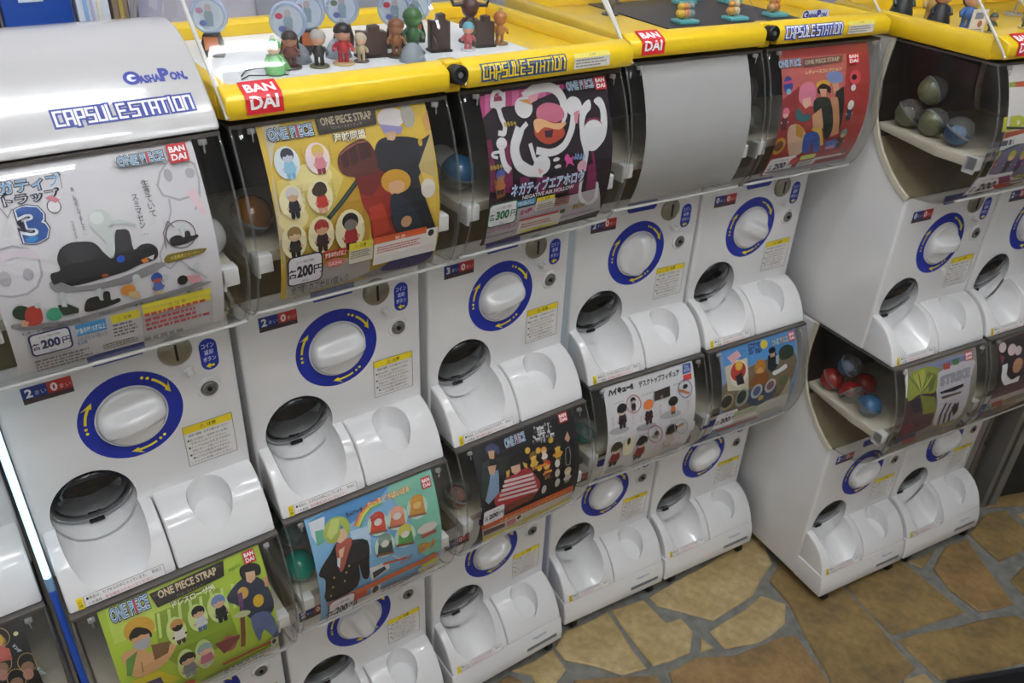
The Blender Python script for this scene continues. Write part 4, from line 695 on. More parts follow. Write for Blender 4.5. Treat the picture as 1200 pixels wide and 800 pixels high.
def _art(pr):
    P, L, E, R, T, M, B, D, OP, PRICE = _kit(pr)
    P('#b9605a',(0,-0.076),(0.736,-0.092),(0.683,-0.411),(0,-0.371)); P('#8a2a2c',(0,-0.369),(0.183,-0.287),(0.153,-0.719),(0.03,-0.795)); P('#c9a890',(0.1,-0.583),(0.196,-0.566),(0.319,-0.652),(0.355,-0.809),(0.24,-0.843),(0.142,-0.718)); P('#b88a30',(0.176,-0.564),(0.279,-0.604),(0.294,-0.692),(0.207,-0.653)); P('#cf7a94',(0.199,-0.288),(0.284,-0.263),(0.354,-0.295),(0.367,-0.382),(0.352,-0.447),(0.218,-0.42),(0.174,-0.364)); P('#dcae98',(0.221,-0.381),(0.305,-0.376),(0.32,-0.43),(0.261,-0.458),(0.224,-0.428)); P('#2f6a70',(0.152,-0.467),(0.19,-0.451),(0.252,-0.504),(0.321,-0.498),(0.315,-0.552),(0.19,-0.538)); P('#7a88b8',(0.49,-0.22),(0.594,-0.209),(0.667,-0.235),(0.676,-0.289),(0.59,-0.308),(0.508,-0.275)); P('#c89878',(0.549,-0.298),(0.622,-0.298),(0.636,-0.366),(0.573,-0.374)); P('#2a2a2a',(0.593,-0.362),(0.685,-0.33),(0.714,-0.552),(0.718,-0.669),(0.611,-0.598))
    P('#c08a64',(0.533,-0.397),(0.618,-0.405),(0.721,-0.699),(0.61,-0.716)); E('#c89a3c',0.445,-0.296,0.0816,0.0318,0); P('#2a2018',(0.383,-0.317),(0.446,-0.289),(0.527,-0.323),(0.527,-0.37),(0.466,-0.338),(0.396,-0.364)); P('#d0a080',(0.403,-0.325),(0.486,-0.333),(0.481,-0.392),(0.429,-0.387)); P('#28302a',(0.348,-0.406),(0.429,-0.387),(0.536,-0.424),(0.627,-0.658),(0.574,-0.727),(0.46,-0.553),(0.36,-0.488)); P('#c99a74',(0.346,-0.514),(0.437,-0.468),(0.508,-0.63),(0.383,-0.63)); P('#d0b050',(0.358,-0.62),(0.483,-0.62),(0.58,-0.776),(0.543,-0.787),(0.439,-0.666)); P('#2f4f9c',(0.304,-0.664),(0.458,-0.661),(0.564,-0.822),(0.493,-0.829),(0.433,-0.74),(0.434,-0.82),(0.359,-0.818)); P('#4a66a8',(0.589,-0.753),(0.709,-0.737),(0.786,-0.828),(0.629,-0.823)); P('#b8829c',(0.618,-0.805),(0.721,-0.794),(0.739,-0.83),(0.633,-0.829)); E('#2f3f8c',0.06,-0.269,0.0503,0.0644,0)
    P('#c04a70',(0.013,-0.24),(0.117,-0.236),(0.116,-0.257),(0.012,-0.261)); E('#88b0c0',0.063,-0.315,0.0271,0.0207,0); D(0.041,-0.469,0.1582,'#d0708c','#d8b0a0','#5a2a38','#3a2030',0); E('#c09038',0.042,-0.72,0.0708,0.0688,0); E('#6a4428',0.042,-0.72,0.0433,0.043,0); E('#c84a50',0.815,-0.274,0.0685,0.0541,0); E('#3a2024',0.804,-0.273,0.0299,0.0216,0); E('#d8d4d4',0.794,-0.35,0.0299,0.0243,0); D(0.78,-0.482,0.1508,'#d8d4d0','#cfc8c8','#303a5a','#242430',0); D(0.779,-0.706,0.1579,'#6a9488','#c8a898','#3a3a40','#2a2828',0); OP(0.089,-0.117,0.232,0.067); P('#6a4a40',(0.239,-0.098),(0.682,-0.099),(0.669,-0.148),(0.234,-0.158)); T('#c8b8a0','ONE PIECE STRAP',0.444,-0.124,0.0317,0.3856,0,0.02); T('#e0d4a0','レディースコレクション',0.45,-0.197,0.0292,0.407,0,0.03); B(0.805,-0.135,0.132,0.0811); PRICE(-0,-0.981,0.298,-0.823,'#2a2c48','200',0); E('#c84038',0.3,-0.878,0.0534,0.0338,0)
    R('#c8d060',0.357,-0.884,0.533,-0.843); R('#c8c4c0',0.358,-0.95,0.569,-0.896); M('#6a6660',0.369,-0.938,0.555,-0.897,3); R('#d9d4d0',0.545,-0.909,0.913,-0.889); R('#b8443a',0.532,-0.859,0.876,-0.87); M('#a89a94',0.571,-0.892,0.855,-0.902,2); P('#8d8890',(0.055,-0.937),(0.578,-0.962),(0.952,-0.956),(0.992,-1),(0.624,-1),(0.079,-0.971)); E('#3a3a40',0.885,-0.878,0.0221,0.0247,0)
ART['4u'] = _art
def _art(pr):
    P, L, E, R, T, M, B, D, OP, PRICE = _kit(pr)
    P('#b9ce58',(0.044,-0.029),(0.497,-0.039),(0.397,-0.303),(0.144,-0.253),(0.034,-0.247)); P('#86a030',(0.293,-0.172),(0.699,-0.182),(0.735,-0.59),(0.352,-0.619),(0.249,-0.42)); P('#c3d684',(0.303,-0.177),(0.32,-0.177),(0.294,-0.331),(0.276,-0.335)); P('#c3d684',(0.366,-0.179),(0.384,-0.18),(0.358,-0.335),(0.34,-0.339)); P('#c3d684',(0.43,-0.181),(0.448,-0.182),(0.423,-0.339),(0.404,-0.343)); P('#c3d684',(0.496,-0.184),(0.514,-0.185),(0.489,-0.343),(0.47,-0.347)); P('#c3d684',(0.562,-0.186),(0.58,-0.187),(0.555,-0.347),(0.536,-0.351)); P('#c3d684',(0.629,-0.189),(0.647,-0.19),(0.623,-0.351),(0.603,-0.355)); P('#c3d684',(0.696,-0.191),(0.715,-0.192),(0.691,-0.355),(0.671,-0.359)); P('#c3d684',(0.765,-0.194),(0.784,-0.195),(0.761,-0.359),(0.741,-0.363))
    P('#343c50',(0.777,-0.219),(0.862,-0.191),(0.944,-0.228),(0.987,-0.319),(1,-0.448),(0.96,-0.521),(0.842,-0.501),(0.78,-0.36),(0.715,-0.285)); P('#5a6a94',(0.833,-0.479),(0.962,-0.505),(1,-0.749),(0.964,-0.761),(0.905,-0.63),(0.862,-0.723)); P('#1c1c22',(0.851,-0.119),(0.911,-0.113),(0.971,-0.153),(0.962,-0.209),(0.923,-0.205),(0.895,-0.166),(0.857,-0.209),(0.837,-0.166)); P('#d0a888',(0.873,-0.162),(0.932,-0.175),(0.924,-0.226),(0.887,-0.243),(0.865,-0.219)); E('#c8a030',0.906,-0.381,0.0361,0.0463,0); E('#c8a050',0.825,-0.283,0.0354,0.04,0); L('#6a4a70',0.0282,0,(0.804,-0.287),(0.788,-0.409)); L('#7a4a30',0.0307,0,(0.785,-0.422),(0.752,-0.681)); E('#b9c08c',0.785,-0.422,0.0567,0.0231,-0.2); P('#c89070',(0.973,-0.242),(1,-0.244),(0.996,-0.309),(0.969,-0.31)); E('#c99b34',0.186,-0.222,0.0893,0.0775,-0.35)
    P('#2c2420',(0.119,-0.24),(0.17,-0.2),(0.236,-0.248),(0.238,-0.302),(0.188,-0.256),(0.137,-0.276)); P('#d0a078',(0.131,-0.259),(0.23,-0.271),(0.224,-0.335),(0.168,-0.374),(0.126,-0.336)); P('#a8aab0',(0.146,-0.293),(0.232,-0.285),(0.207,-0.354),(0.151,-0.35),(0.123,-0.307)); P('#cfa070',(0.056,-0.325),(0.134,-0.327),(0.228,-0.409),(0.361,-0.397),(0.352,-0.435),(0.275,-0.514),(0.187,-0.539),(0.087,-0.521),(0.05,-0.391)); P('#7a5a3c',(0.221,-0.347),(0.33,-0.379),(0.3,-0.45),(0.216,-0.459)); P('#5a8a40',(0.066,-0.372),(0.141,-0.345),(0.118,-0.389),(0.07,-0.493),(0.045,-0.476)); P('#d0c030',(0.06,-0.536),(0.221,-0.545),(0.338,-0.708),(0.265,-0.71),(0.077,-0.564)); P('#4a3a6a',(0.118,-0.592),(0.221,-0.606),(0.232,-0.684)); L('#8a5a3c',0.0052,0,(0.142,-0.431),(0.136,-0.505)); E('#c6d68a',0.382,-0.335,0.0593,0.0984,0); D(0.392,-0.3,0.167,'#c08a4a','#2a2220','#d8d4cc','#3a3028',0)
    E('#c6d68a',0.522,-0.31,0.0609,0.093,0); D(0.531,-0.276,0.1687,'#241e20','#c8a080','#c4c8cc','#506a88',0); E('#c6d68a',0.654,-0.304,0.0673,0.1013,0); D(0.663,-0.267,0.1836,'#6a7eb0','#c8a080','#282a30','#202226',0); E('#c6d68a',0.504,-0.593,0.0595,0.132,0); D(0.512,-0.55,0.2046,'#8aa8a8','#d8a898','#c07088','#b9b0a8',0); E('#c6d68a',0.39,-0.607,0.0606,0.1369,0); D(0.398,-0.561,0.2115,'#2a2828','#c8a080','#7a8088','#8a8e94',0); E('#a85a5a',0.663,-0.596,0.0561,0.0697,0); P('#7a3a3c',(0.577,-0.541),(0.741,-0.559),(0.735,-0.59),(0.622,-0.666)); P('#2a211c',(0.297,-0.042),(0.764,-0.029),(0.741,-0.123),(0.319,-0.14)); P('#4f4036',(0.302,-0.057),(0.74,-0.045),(0.739,-0.057),(0.302,-0.07)); T('#d9c7a2','ONE PIECE STRAP',0.523,-0.069,0.0473,0.3649,0,0.03); T('#b9a888','ワンピースストラップ',0.521,-0.119,0.0172,0.166,0,0); T('#2b2a18','ドレスローザ編',0.532,-0.163,0.0519,0.2777,0,0.1)
    T('#f0f0d8','ドレスローザ編',0.532,-0.163,0.0494,0.2666,0,0.03); OP(0.171,-0.076,0.2163,0.1125); B(0.922,-0.071,0.0765,0.0811); T('#7aa030','epic',0.818,-0.098,0.0328,0.0883,0.1,0.04); P('#c8cfc0',(0.438,-0.863),(0.963,-0.838),(1,-0.92),(1,-1),(0.503,-1)); P('#b8482c',(0.598,-0.755),(0.936,-0.762),(0.938,-0.788),(0.601,-0.783)); M('#8a8e80',0.608,-0.995,0.942,-0.844,3); P('#d8d4cc',(0.934,-0.748),(0.985,-0.75),(0.988,-0.834),(0.941,-0.83)); E('#2c2c34',0.96,-0.788,0.0151,0.0294,0); P('#c03a30',(0.321,-0.752),(0.413,-0.774),(0.41,-0.86),(0.329,-0.797))
ART['0l'] = _art
def _art(pr):
    P, L, E, R, T, M, B, D, OP, PRICE = _kit(pr)
    P('#4a8ac0',(0.027,-0.051),(0.287,-0.006),(0.649,-0.03),(0.461,-0.149),(0.203,-0.189)); P('#e0e6ec',(0.025,-0.057),(0.143,-0.057),(0.116,-0.154),(0.048,-0.236),(0.023,-0.148)); P('#7fbfa8',(0.668,-0.022),(1,-0.043),(0.986,-0.725),(0.794,-0.616),(0.756,-0.298),(0.655,-0.128)); P('#b8d0e8',(0.292,-0.225),(0.439,-0.237),(0.418,-0.431),(0.373,-0.521),(0.29,-0.306)); P('#68b090',(0.052,-0.128),(0.112,-0.137),(0.098,-0.225),(0.04,-0.233)); L('#d86a5a',0.0138,0,(0.335,-0.195),(0.391,-0.13),(0.459,-0.093),(0.563,-0.085)); L('#e0b050',0.0138,0,(0.348,-0.203),(0.401,-0.14),(0.466,-0.105),(0.563,-0.098)); L('#e0dc60',0.0138,0,(0.361,-0.211),(0.412,-0.151),(0.473,-0.117),(0.563,-0.11)); L('#70b870',0.0139,0,(0.374,-0.22),(0.423,-0.161),(0.48,-0.129),(0.563,-0.123)); L('#70a0d0',0.0139,0,(0.387,-0.229),(0.433,-0.172),(0.487,-0.142),(0.563,-0.136))
    P('#242428',(0.124,-0.316),(0.185,-0.262),(0.278,-0.284),(0.403,-0.34),(0.391,-0.511),(0.379,-0.661),(0.331,-0.633),(0.308,-0.488),(0.287,-0.697),(0.043,-0.717),(0.051,-0.509),(0.01,-0.451),(0.037,-0.395)); P('#a8584a',(0.175,-0.273),(0.274,-0.266),(0.293,-0.291),(0.241,-0.386),(0.174,-0.497),(0.157,-0.399)); P('#d8b498',(0.179,-0.324),(0.231,-0.313),(0.2,-0.384),(0.181,-0.375)); P('#d0d8e0',(0.161,-0.375),(0.187,-0.378),(0.166,-0.455),(0.151,-0.431)); P('#d9b898',(0.214,-0.178),(0.291,-0.193),(0.259,-0.26),(0.206,-0.278),(0.169,-0.247)); P('#a9b850',(0.134,-0.115),(0.182,-0.088),(0.244,-0.096),(0.291,-0.133),(0.299,-0.196),(0.275,-0.242),(0.258,-0.195),(0.236,-0.155),(0.21,-0.224),(0.162,-0.26),(0.119,-0.234),(0.103,-0.172)); P('#c3cf78',(0.18,-0.095),(0.241,-0.108),(0.203,-0.189),(0.145,-0.229),(0.123,-0.188)); E('#c8b060',0.098,-0.593,0.0075,0.0111,0)
    E('#c8b060',0.115,-0.514,0.0075,0.0096,0); E('#c8b060',0.19,-0.583,0.0076,0.0097,0); E('#c8b060',0.209,-0.515,0.0076,0.0096,0); E('#c8b060',0.235,-0.47,0.0076,0.0096,0); E('#c8b060',0.078,-0.67,0.0075,0.0113,0); P('#e4e2e0',(0.386,-0.567),(0.472,-0.572),(0.541,-0.587),(0.549,-0.659),(0.399,-0.708)); P('#3a4048',(0.409,-0.623),(0.505,-0.611),(0.523,-0.655),(0.417,-0.695)); L('#c86040',0.0224,0,(0.506,-0.589),(0.594,-0.606),(0.684,-0.623)); L('#d8d0c8',0.0097,0,(0.58,-0.547),(0.63,-0.604),(0.684,-0.6)); E('#c0d8c8',0.503,-0.254,0.0819,0.0867,0); P('#c84a34',(0.468,-0.199),(0.559,-0.219),(0.556,-0.326),(0.432,-0.299)); E('#b83a2c',0.51,-0.21,0.0536,0.0448,0); E('#d9d4cc',0.507,-0.239,0.0315,0.0257,0); P('#8a5a48',(0.428,-0.289),(0.562,-0.316),(0.559,-0.332),(0.424,-0.306)); E('#c0d8c8',0.656,-0.27,0.0841,0.0878,0); P('#d07a5c',(0.619,-0.214),(0.713,-0.234),(0.712,-0.343),(0.583,-0.315))
    E('#dca088',0.662,-0.224,0.055,0.0454,0); E('#d9d4cc',0.659,-0.254,0.0323,0.026,0); P('#8a5a48',(0.578,-0.305),(0.717,-0.333),(0.714,-0.349),(0.575,-0.321)); E('#c0d8c8',0.826,-0.25,0.0864,0.0888,0); P('#c08a3c',(0.788,-0.194),(0.884,-0.214),(0.883,-0.323),(0.751,-0.296)); E('#c8923c',0.832,-0.204,0.0565,0.0459,0); E('#d8b070',0.829,-0.235,0.0332,0.0263,0); P('#8a5a48',(0.746,-0.286),(0.888,-0.314),(0.885,-0.329),(0.743,-0.303)); E('#c0d8c8',0.693,-0.428,0.0851,0.0948,0); P('#5a9a50',(0.653,-0.367),(0.749,-0.391),(0.756,-0.515),(0.622,-0.479)); E('#d0c860',0.697,-0.379,0.0556,0.0489,0); E('#d9d4cc',0.695,-0.412,0.0327,0.028,0); P('#8a5a48',(0.616,-0.466),(0.76,-0.503),(0.759,-0.522),(0.614,-0.487)); E('#c0d8c8',0.524,-0.434,0.0828,0.0938,0); P('#3a4a48',(0.486,-0.373),(0.579,-0.397),(0.585,-0.52),(0.455,-0.485)); E('#88a090',0.529,-0.385,0.0541,0.0484,0)
    E('#d9d4cc',0.527,-0.418,0.0318,0.0277,0); P('#8a5a48',(0.45,-0.472),(0.59,-0.508),(0.588,-0.527),(0.448,-0.493)); E('#d0c8c0',0.878,-0.437,0.0843,0.0391,0); P('#b05a48',(0.819,-0.475),(0.948,-0.477),(0.95,-0.504),(0.826,-0.509)); E('#b04a3c',0.485,-0.187,0.0345,0.0154,0); T('#3a3a58','わんぴーす',0.353,-0.104,0.0364,0.1304,-0.05,0.05); T('#e08a38','わーるどさばいばる',0.626,-0.093,0.0465,0.3444,0,0.08); T('#f6e6b8','わーるどさばいばる',0.626,-0.093,0.0434,0.3332,0,0.01); B(0.936,-0.101,0.0776,0.0825); T('#d08a38','応援キャラ',0.858,-0.595,0.0998,0.1442,0,0.08); T('#b86a5a','ストラップ',0.684,-0.634,0.0592,0.0992,0,0.05); P('#d8d4d0',(0.053,-0.837),(1,-0.926),(1,-1),(0.085,-1)); P('#d86a30',(0.048,-0.721),(0.961,-0.71),(0.971,-0.765),(0.053,-0.785)); PRICE(0.054,-1.038,0.271,-0.726,'#2a2c48','200',1); R('#c8402c',0.256,-0.85,0.363,-0.772); P('#e8e4e0',(0.388,-0.78),(0.469,-0.784),(0.486,-0.908),(0.403,-0.893))
    E('#242428',0.431,-0.826,0.0258,0.0492,0); M('#9a8a84',0.497,-0.945,0.819,-0.85,2); P('#dcd8c0',(0.796,-0.818),(0.973,-0.785),(1,-1),(0.825,-0.93)); P('#dcd040',(0.821,-0.78),(0.968,-0.768),(0.973,-0.815),(0.827,-0.812)); M('#8a8670',0.817,-0.944,0.983,-0.869,2); M('#c0706a',0.543,-1.022,0.808,-1.017,1)
ART['1l'] = _art
def _art(pr):
    P, L, E, R, T, M, B, D, OP, PRICE = _kit(pr)
    P('#e8e6e4',(0,-0.577),(0.028,-0.388),(0,-0.506)); P('#17171b',(0.088,-0.035),(1,-0.053),(0.931,-0.686),(0.223,-0.618),(0,-0.514)); P('#3a4468',(0.124,-0.062),(0.177,-0.038),(0.236,-0.085),(0.23,-0.144),(0.175,-0.11),(0.121,-0.107)); P('#c89a78',(0.135,-0.088),(0.195,-0.101),(0.175,-0.164),(0.137,-0.15)); P('#7f9ab8',(0.087,-0.249),(0.195,-0.257),(0.176,-0.447),(0.072,-0.51),(0.037,-0.458)); P('#35403c',(0.062,-0.162),(0.129,-0.148),(0.121,-0.262),(0.046,-0.462),(0.007,-0.412)); P('#2a322c',(0.189,-0.161),(0.328,-0.194),(0.258,-0.312),(0.192,-0.32)); P('#c8a080',(0.106,-0.201),(0.185,-0.214),(0.154,-0.282),(0.111,-0.266)); P('#a83038',(0.252,-0.359),(0.347,-0.346),(0.463,-0.331),(0.522,-0.413),(0.584,-0.528),(0.552,-0.612),(0.458,-0.651),(0.3,-0.625),(0.146,-0.562),(0.137,-0.465),(0.224,-0.433)); L('#d8c8c8',0.0222,0,(0.244,-0.376),(0.361,-0.393),(0.503,-0.414))
    L('#d8c8c8',0.0222,0,(0.225,-0.409),(0.357,-0.429),(0.511,-0.451)); L('#d8c8c8',0.0222,0,(0.207,-0.442),(0.353,-0.465),(0.522,-0.493)); L('#d8c8c8',0.0221,0,(0.189,-0.477),(0.353,-0.506),(0.534,-0.536)); L('#d8c8c8',0.0221,0,(0.174,-0.515),(0.354,-0.547),(0.547,-0.579)); P('#1e1a1a',(0.277,-0.263),(0.322,-0.224),(0.404,-0.237),(0.449,-0.302),(0.414,-0.338),(0.377,-0.283),(0.295,-0.318)); P('#d8b098',(0.312,-0.276),(0.399,-0.284),(0.395,-0.339),(0.346,-0.354),(0.312,-0.324)); P('#c8a040',(0.425,-0.277),(0.467,-0.308),(0.461,-0.347),(0.436,-0.321)); P('#c8a040',(0.261,-0.297),(0.299,-0.295),(0.281,-0.346),(0.257,-0.345)); P('#7a3a24',(0.221,-0.596),(0.51,-0.592),(0.527,-0.653),(0.249,-0.684)); D(0.533,-0.267,0.1522,'#7a5a24','#d8b050','#c8a040','#8a6a3c',0); D(0.642,-0.257,0.1209,'#d89a40','#d8c0a8','#d8d0c8','#8a6a3c',0); D(0.778,-0.272,0.1547,'#2a2a2c','#d8b050','#c8a830','#8a6a3c',0)
    D(0.653,-0.386,0.1625,'#b83c34','#d8b050','#7a4038','#8a6a3c',0); E('#d0a838',0.487,-0.202,0.0247,0.0254,0); E('#d0a838',0.587,-0.237,0.0251,0.0257,0); E('#d0a838',0.723,-0.195,0.0256,0.0251,0); E('#d0a838',0.578,-0.383,0.0252,0.0272,0); E('#c8c4c0',0.761,-0.409,0.0259,0.0345,0); E('#c8c4c0',0.757,-0.497,0.026,0.0379,0); E('#c8c4c0',0.761,-0.595,0.0261,0.042,0); E('#c8c4c0',0.621,-0.603,0.0256,0.042,0); L('#8a8a88',0.0075,0,(0.845,-0.38),(0.858,-0.316),(0.893,-0.311),(0.902,-0.383),(0.889,-0.466),(0.848,-0.459),(0.845,-0.38)); D(0.867,-0.524,0.1528,'#c8b090','#d8c8b0','#b8b4ac','#8a8680',0); P('#b89078',(0.856,-0.232),(0.897,-0.181),(0.915,-0.244),(0.89,-0.269)); P('#d08a30',(0.528,-0.356),(0.655,-0.361),(0.657,-0.382),(0.532,-0.374)); P('#d08a30',(0.72,-0.317),(0.82,-0.319),(0.822,-0.34),(0.721,-0.337)); P('#d08a30',(0.619,-0.433),(0.698,-0.437),(0.698,-0.455),(0.621,-0.451))
    T('#d9dade','クロニクル\nキーホルダー',0.658,-0.121,0.1555,0.2177,-0.06,0.14); T('#35363e','クロニクル\nキーホルダー',0.658,-0.121,0.1555,0.2177,-0.06,0); OP(0.388,-0.082,0.1912,0.0944); B(0.881,-0.06,0.0898,0.0768); P('#cfcac4',(0,-0.691),(0.962,-0.773),(1,-1),(0.077,-1)); P('#cf5a2c',(0.005,-0.685),(0.944,-0.703),(0.966,-0.788),(0.01,-0.757)); T('#e8c878','対象年齢6才以上 1カプセル1個入り',0.532,-0.745,0.0334,0.6904,0,0.02); P('#5a4048',(0.031,-0.77),(0.246,-0.789),(0.261,-0.853),(0.045,-0.845)); P('#d07890',(0.261,-0.785),(0.354,-0.791),(0.375,-0.869),(0.286,-0.871)); PRICE(0.017,-0.699,0.216,-0.559,'#2a2c48','200',0); P('#d8cf48',(0.434,-0.871),(0.96,-0.868),(1,-0.992),(0.475,-0.992)); P('#d8cf48',(0.047,-0.877),(0.432,-0.9),(0.471,-1),(0.083,-0.996)); T('#6a6420','⚠ 警 告',0.711,-0.913,0.0359,0.1319,0,0); P('#e4e0dc',(0.35,-0.764),(0.414,-0.769),(0.438,-0.853),(0.374,-0.85)); E('#242428',0.389,-0.799,0.0214,0.0265,0)
    M('#8a8480',0.512,-1.174,1.094,-1.063,2)
ART['2l'] = _art
def _art(pr):
    P, L, E, R, T, M, B, D, OP, PRICE = _kit(pr)
    T('#1e1c1e','ハイキュー!!',0.178,-0.081,0.0606,0.2728,0,0.1); T('#3a3838','デスクトップフィギュア',0.608,-0.086,0.0592,0.4612,0,0.05); P('#2a4f98',(0.885,-0.034),(0.983,-0.037),(0.967,-0.12),(0.871,-0.117)); T('#c8d4ec','TA\nRTS',0.925,-0.077,0.0574,0.065,0,0.03); P('#d04038',(0.875,-0.127),(0.973,-0.129),(0.966,-0.181),(0.87,-0.179)); E('#b0b0b4',0.124,-0.432,0.1125,0.033,-0.1); D(0.162,-0.255,0.2134,'#1e1a20','#d8c0b0','#352028','#2c2428',0); E('#1e1a20',0.164,-0.239,0.0529,0.0426,0); E('#b0b0b4',0.423,-0.483,0.1168,0.0361,-0.1); D(0.453,-0.297,0.2173,'#d87838','#d8c0b0','#3a2028','#2c2428',0); E('#d87838',0.455,-0.281,0.0549,0.0434,0); E('#b0b0b4',0.703,-0.445,0.1205,0.0339,-0.1); D(0.731,-0.343,0.1377,'#22241e','#c8a890','#c06a38','#2c2428',0); E('#22241e',0.732,-0.325,0.0567,0.0442,0); E('#b0b0b4',0.155,-0.901,0.1158,0.05,-0.1); D(0.102,-0.608,0.2693,'#4a4430','#d8c0a8','#8a2f34','#2c2428',0)
    E('#4a4430',0.098,-0.585,0.0531,0.0494,0); E('#b0b0b4',0.482,-0.976,0.1208,0.0541,-0.1); D(0.392,-0.64,0.2718,'#1e1a20','#d0b8a8','#8a2f34','#2c2428',0); E('#1e1a20',0.387,-0.616,0.055,0.0542,0); E('#b0b0b4',0.831,-0.965,0.1255,0.0528,-0.1); D(0.733,-0.63,0.2727,'#2a2624','#c8b8a8','#c8c0b4','#b8b0a4',0); E('#2a2624',0.727,-0.606,0.0572,0.0543,0); L('#b84a50',0.0068,1,(0.365,-0.252),(0.357,-0.278),(0.341,-0.297),(0.318,-0.309),(0.291,-0.311),(0.264,-0.303),(0.24,-0.286),(0.222,-0.263),(0.212,-0.236),(0.211,-0.208),(0.221,-0.184),(0.239,-0.166),(0.263,-0.156),(0.289,-0.155),(0.316,-0.163),(0.338,-0.179),(0.355,-0.202),(0.364,-0.23)); D(0.285,-0.202,0.1141,'#201a1e','#c8b0a0','#2c2028','#2c2028',0)
    L('#505a98',0.0073,1,(0.953,-0.267),(0.945,-0.293),(0.929,-0.314),(0.906,-0.326),(0.88,-0.328),(0.852,-0.321),(0.828,-0.304),(0.809,-0.28),(0.799,-0.252),(0.798,-0.224),(0.806,-0.198),(0.824,-0.179),(0.848,-0.168),(0.875,-0.167),(0.902,-0.175),(0.925,-0.191),(0.942,-0.215),(0.952,-0.243)); P('#c87840',(0.798,-0.227),(0.924,-0.289),(0.913,-0.308),(0.795,-0.248)); E('#2a2420',0.877,-0.225,0.0288,0.0206,0); L('#b84a70',0.0071,1,(0.623,-0.62),(0.626,-0.654),(0.617,-0.681),(0.597,-0.695),(0.57,-0.697),(0.537,-0.685),(0.505,-0.661),(0.475,-0.628),(0.453,-0.59),(0.445,-0.557),(0.448,-0.528),(0.461,-0.507),(0.483,-0.495),(0.511,-0.495),(0.541,-0.506),(0.57,-0.527),(0.595,-0.556),(0.612,-0.589)); P('#a09c90',(0.49,-0.61),(0.545,-0.542),(0.592,-0.609),(0.565,-0.655)); E('#2a2624',0.546,-0.584,0.021,0.0234,0)
    L('#98b0b8',0.0073,1,(0.921,-0.63),(0.924,-0.66),(0.916,-0.683),(0.899,-0.696),(0.873,-0.697),(0.843,-0.686),(0.812,-0.664),(0.785,-0.635),(0.764,-0.602),(0.755,-0.571),(0.757,-0.546),(0.768,-0.527),(0.788,-0.517),(0.814,-0.517),(0.842,-0.527),(0.869,-0.546),(0.893,-0.572),(0.911,-0.602)); P('#c8805a',(0.785,-0.583),(0.858,-0.564),(0.873,-0.594),(0.799,-0.607)); E('#e0d8b8',0.23,-0.628,0.0642,0.1083,0); E('#2a2620',0.229,-0.565,0.0202,0.0363,0); P('#2e2624',(0.523,-0.185),(0.702,-0.176),(0.695,-0.266),(0.516,-0.268)); P('#8a7a70',(0.583,-0.237),(0.612,-0.23),(0.617,-0.265),(0.584,-0.262)); T('#4a484a','キャラクター',0.138,-0.178,0.0179,0.1153,0,0); T('#4a484a','イメージスタンド',0.449,-0.181,0.0183,0.1368,0,0); T('#4a484a','スマホ台つき',0.803,-0.181,0.0186,0.1248,0,0); T('#4a484a','ペンスタンド',0.098,-0.539,0.0213,0.0994,0,0); T('#4a484a','ふせんホルダー',0.398,-0.545,0.0215,0.1116,0,0)
    T('#4a484a','カードスタンド',0.704,-0.55,0.0217,0.1335,0,0); T('#5a585a','フィギュア',0.113,-0.495,0.0147,0.0663,0,0); T('#5a585a','フィギュア',0.415,-0.501,0.0148,0.0687,0,0); T('#5a585a','フィギュア',0.717,-0.503,0.015,0.0712,0,0); T('#5a585a','フィギュア',0.17,-0.977,0.0227,0.0686,0,0); T('#5a585a','フィギュア',0.478,-0.98,0.0222,0.0711,0,0); T('#5a585a','フィギュア',0.783,-0.975,0.0217,0.0735,0,0); T('#d06a70','高\nさ\n約\n5\ncm',0.048,-0.346,0.1335,0.0164,0,0); T('#d06a70','高\nさ\n約\n5\ncm',0.267,-0.349,0.1049,0.0168,0,0); T('#d06a70','高\nさ\n約\n5\ncm',0.352,-0.381,0.0604,0.017,0,0); T('#d06a70','高\nさ\n約\n5\ncm',0.573,-0.375,0.1371,0.0174,0,0); T('#d06a70','高\nさ\n約\n5\ncm',0.896,-0.403,0.093,0.0181,0,0); T('#d06a70','高\nさ\n約\n5\ncm',0.572,-0.779,0.1208,0.0177,0,0); T('#d06a70','高\nさ\n約\n5\ncm',0.852,-0.785,0.1207,0.0183,0,0)
ART['3l'] = _art
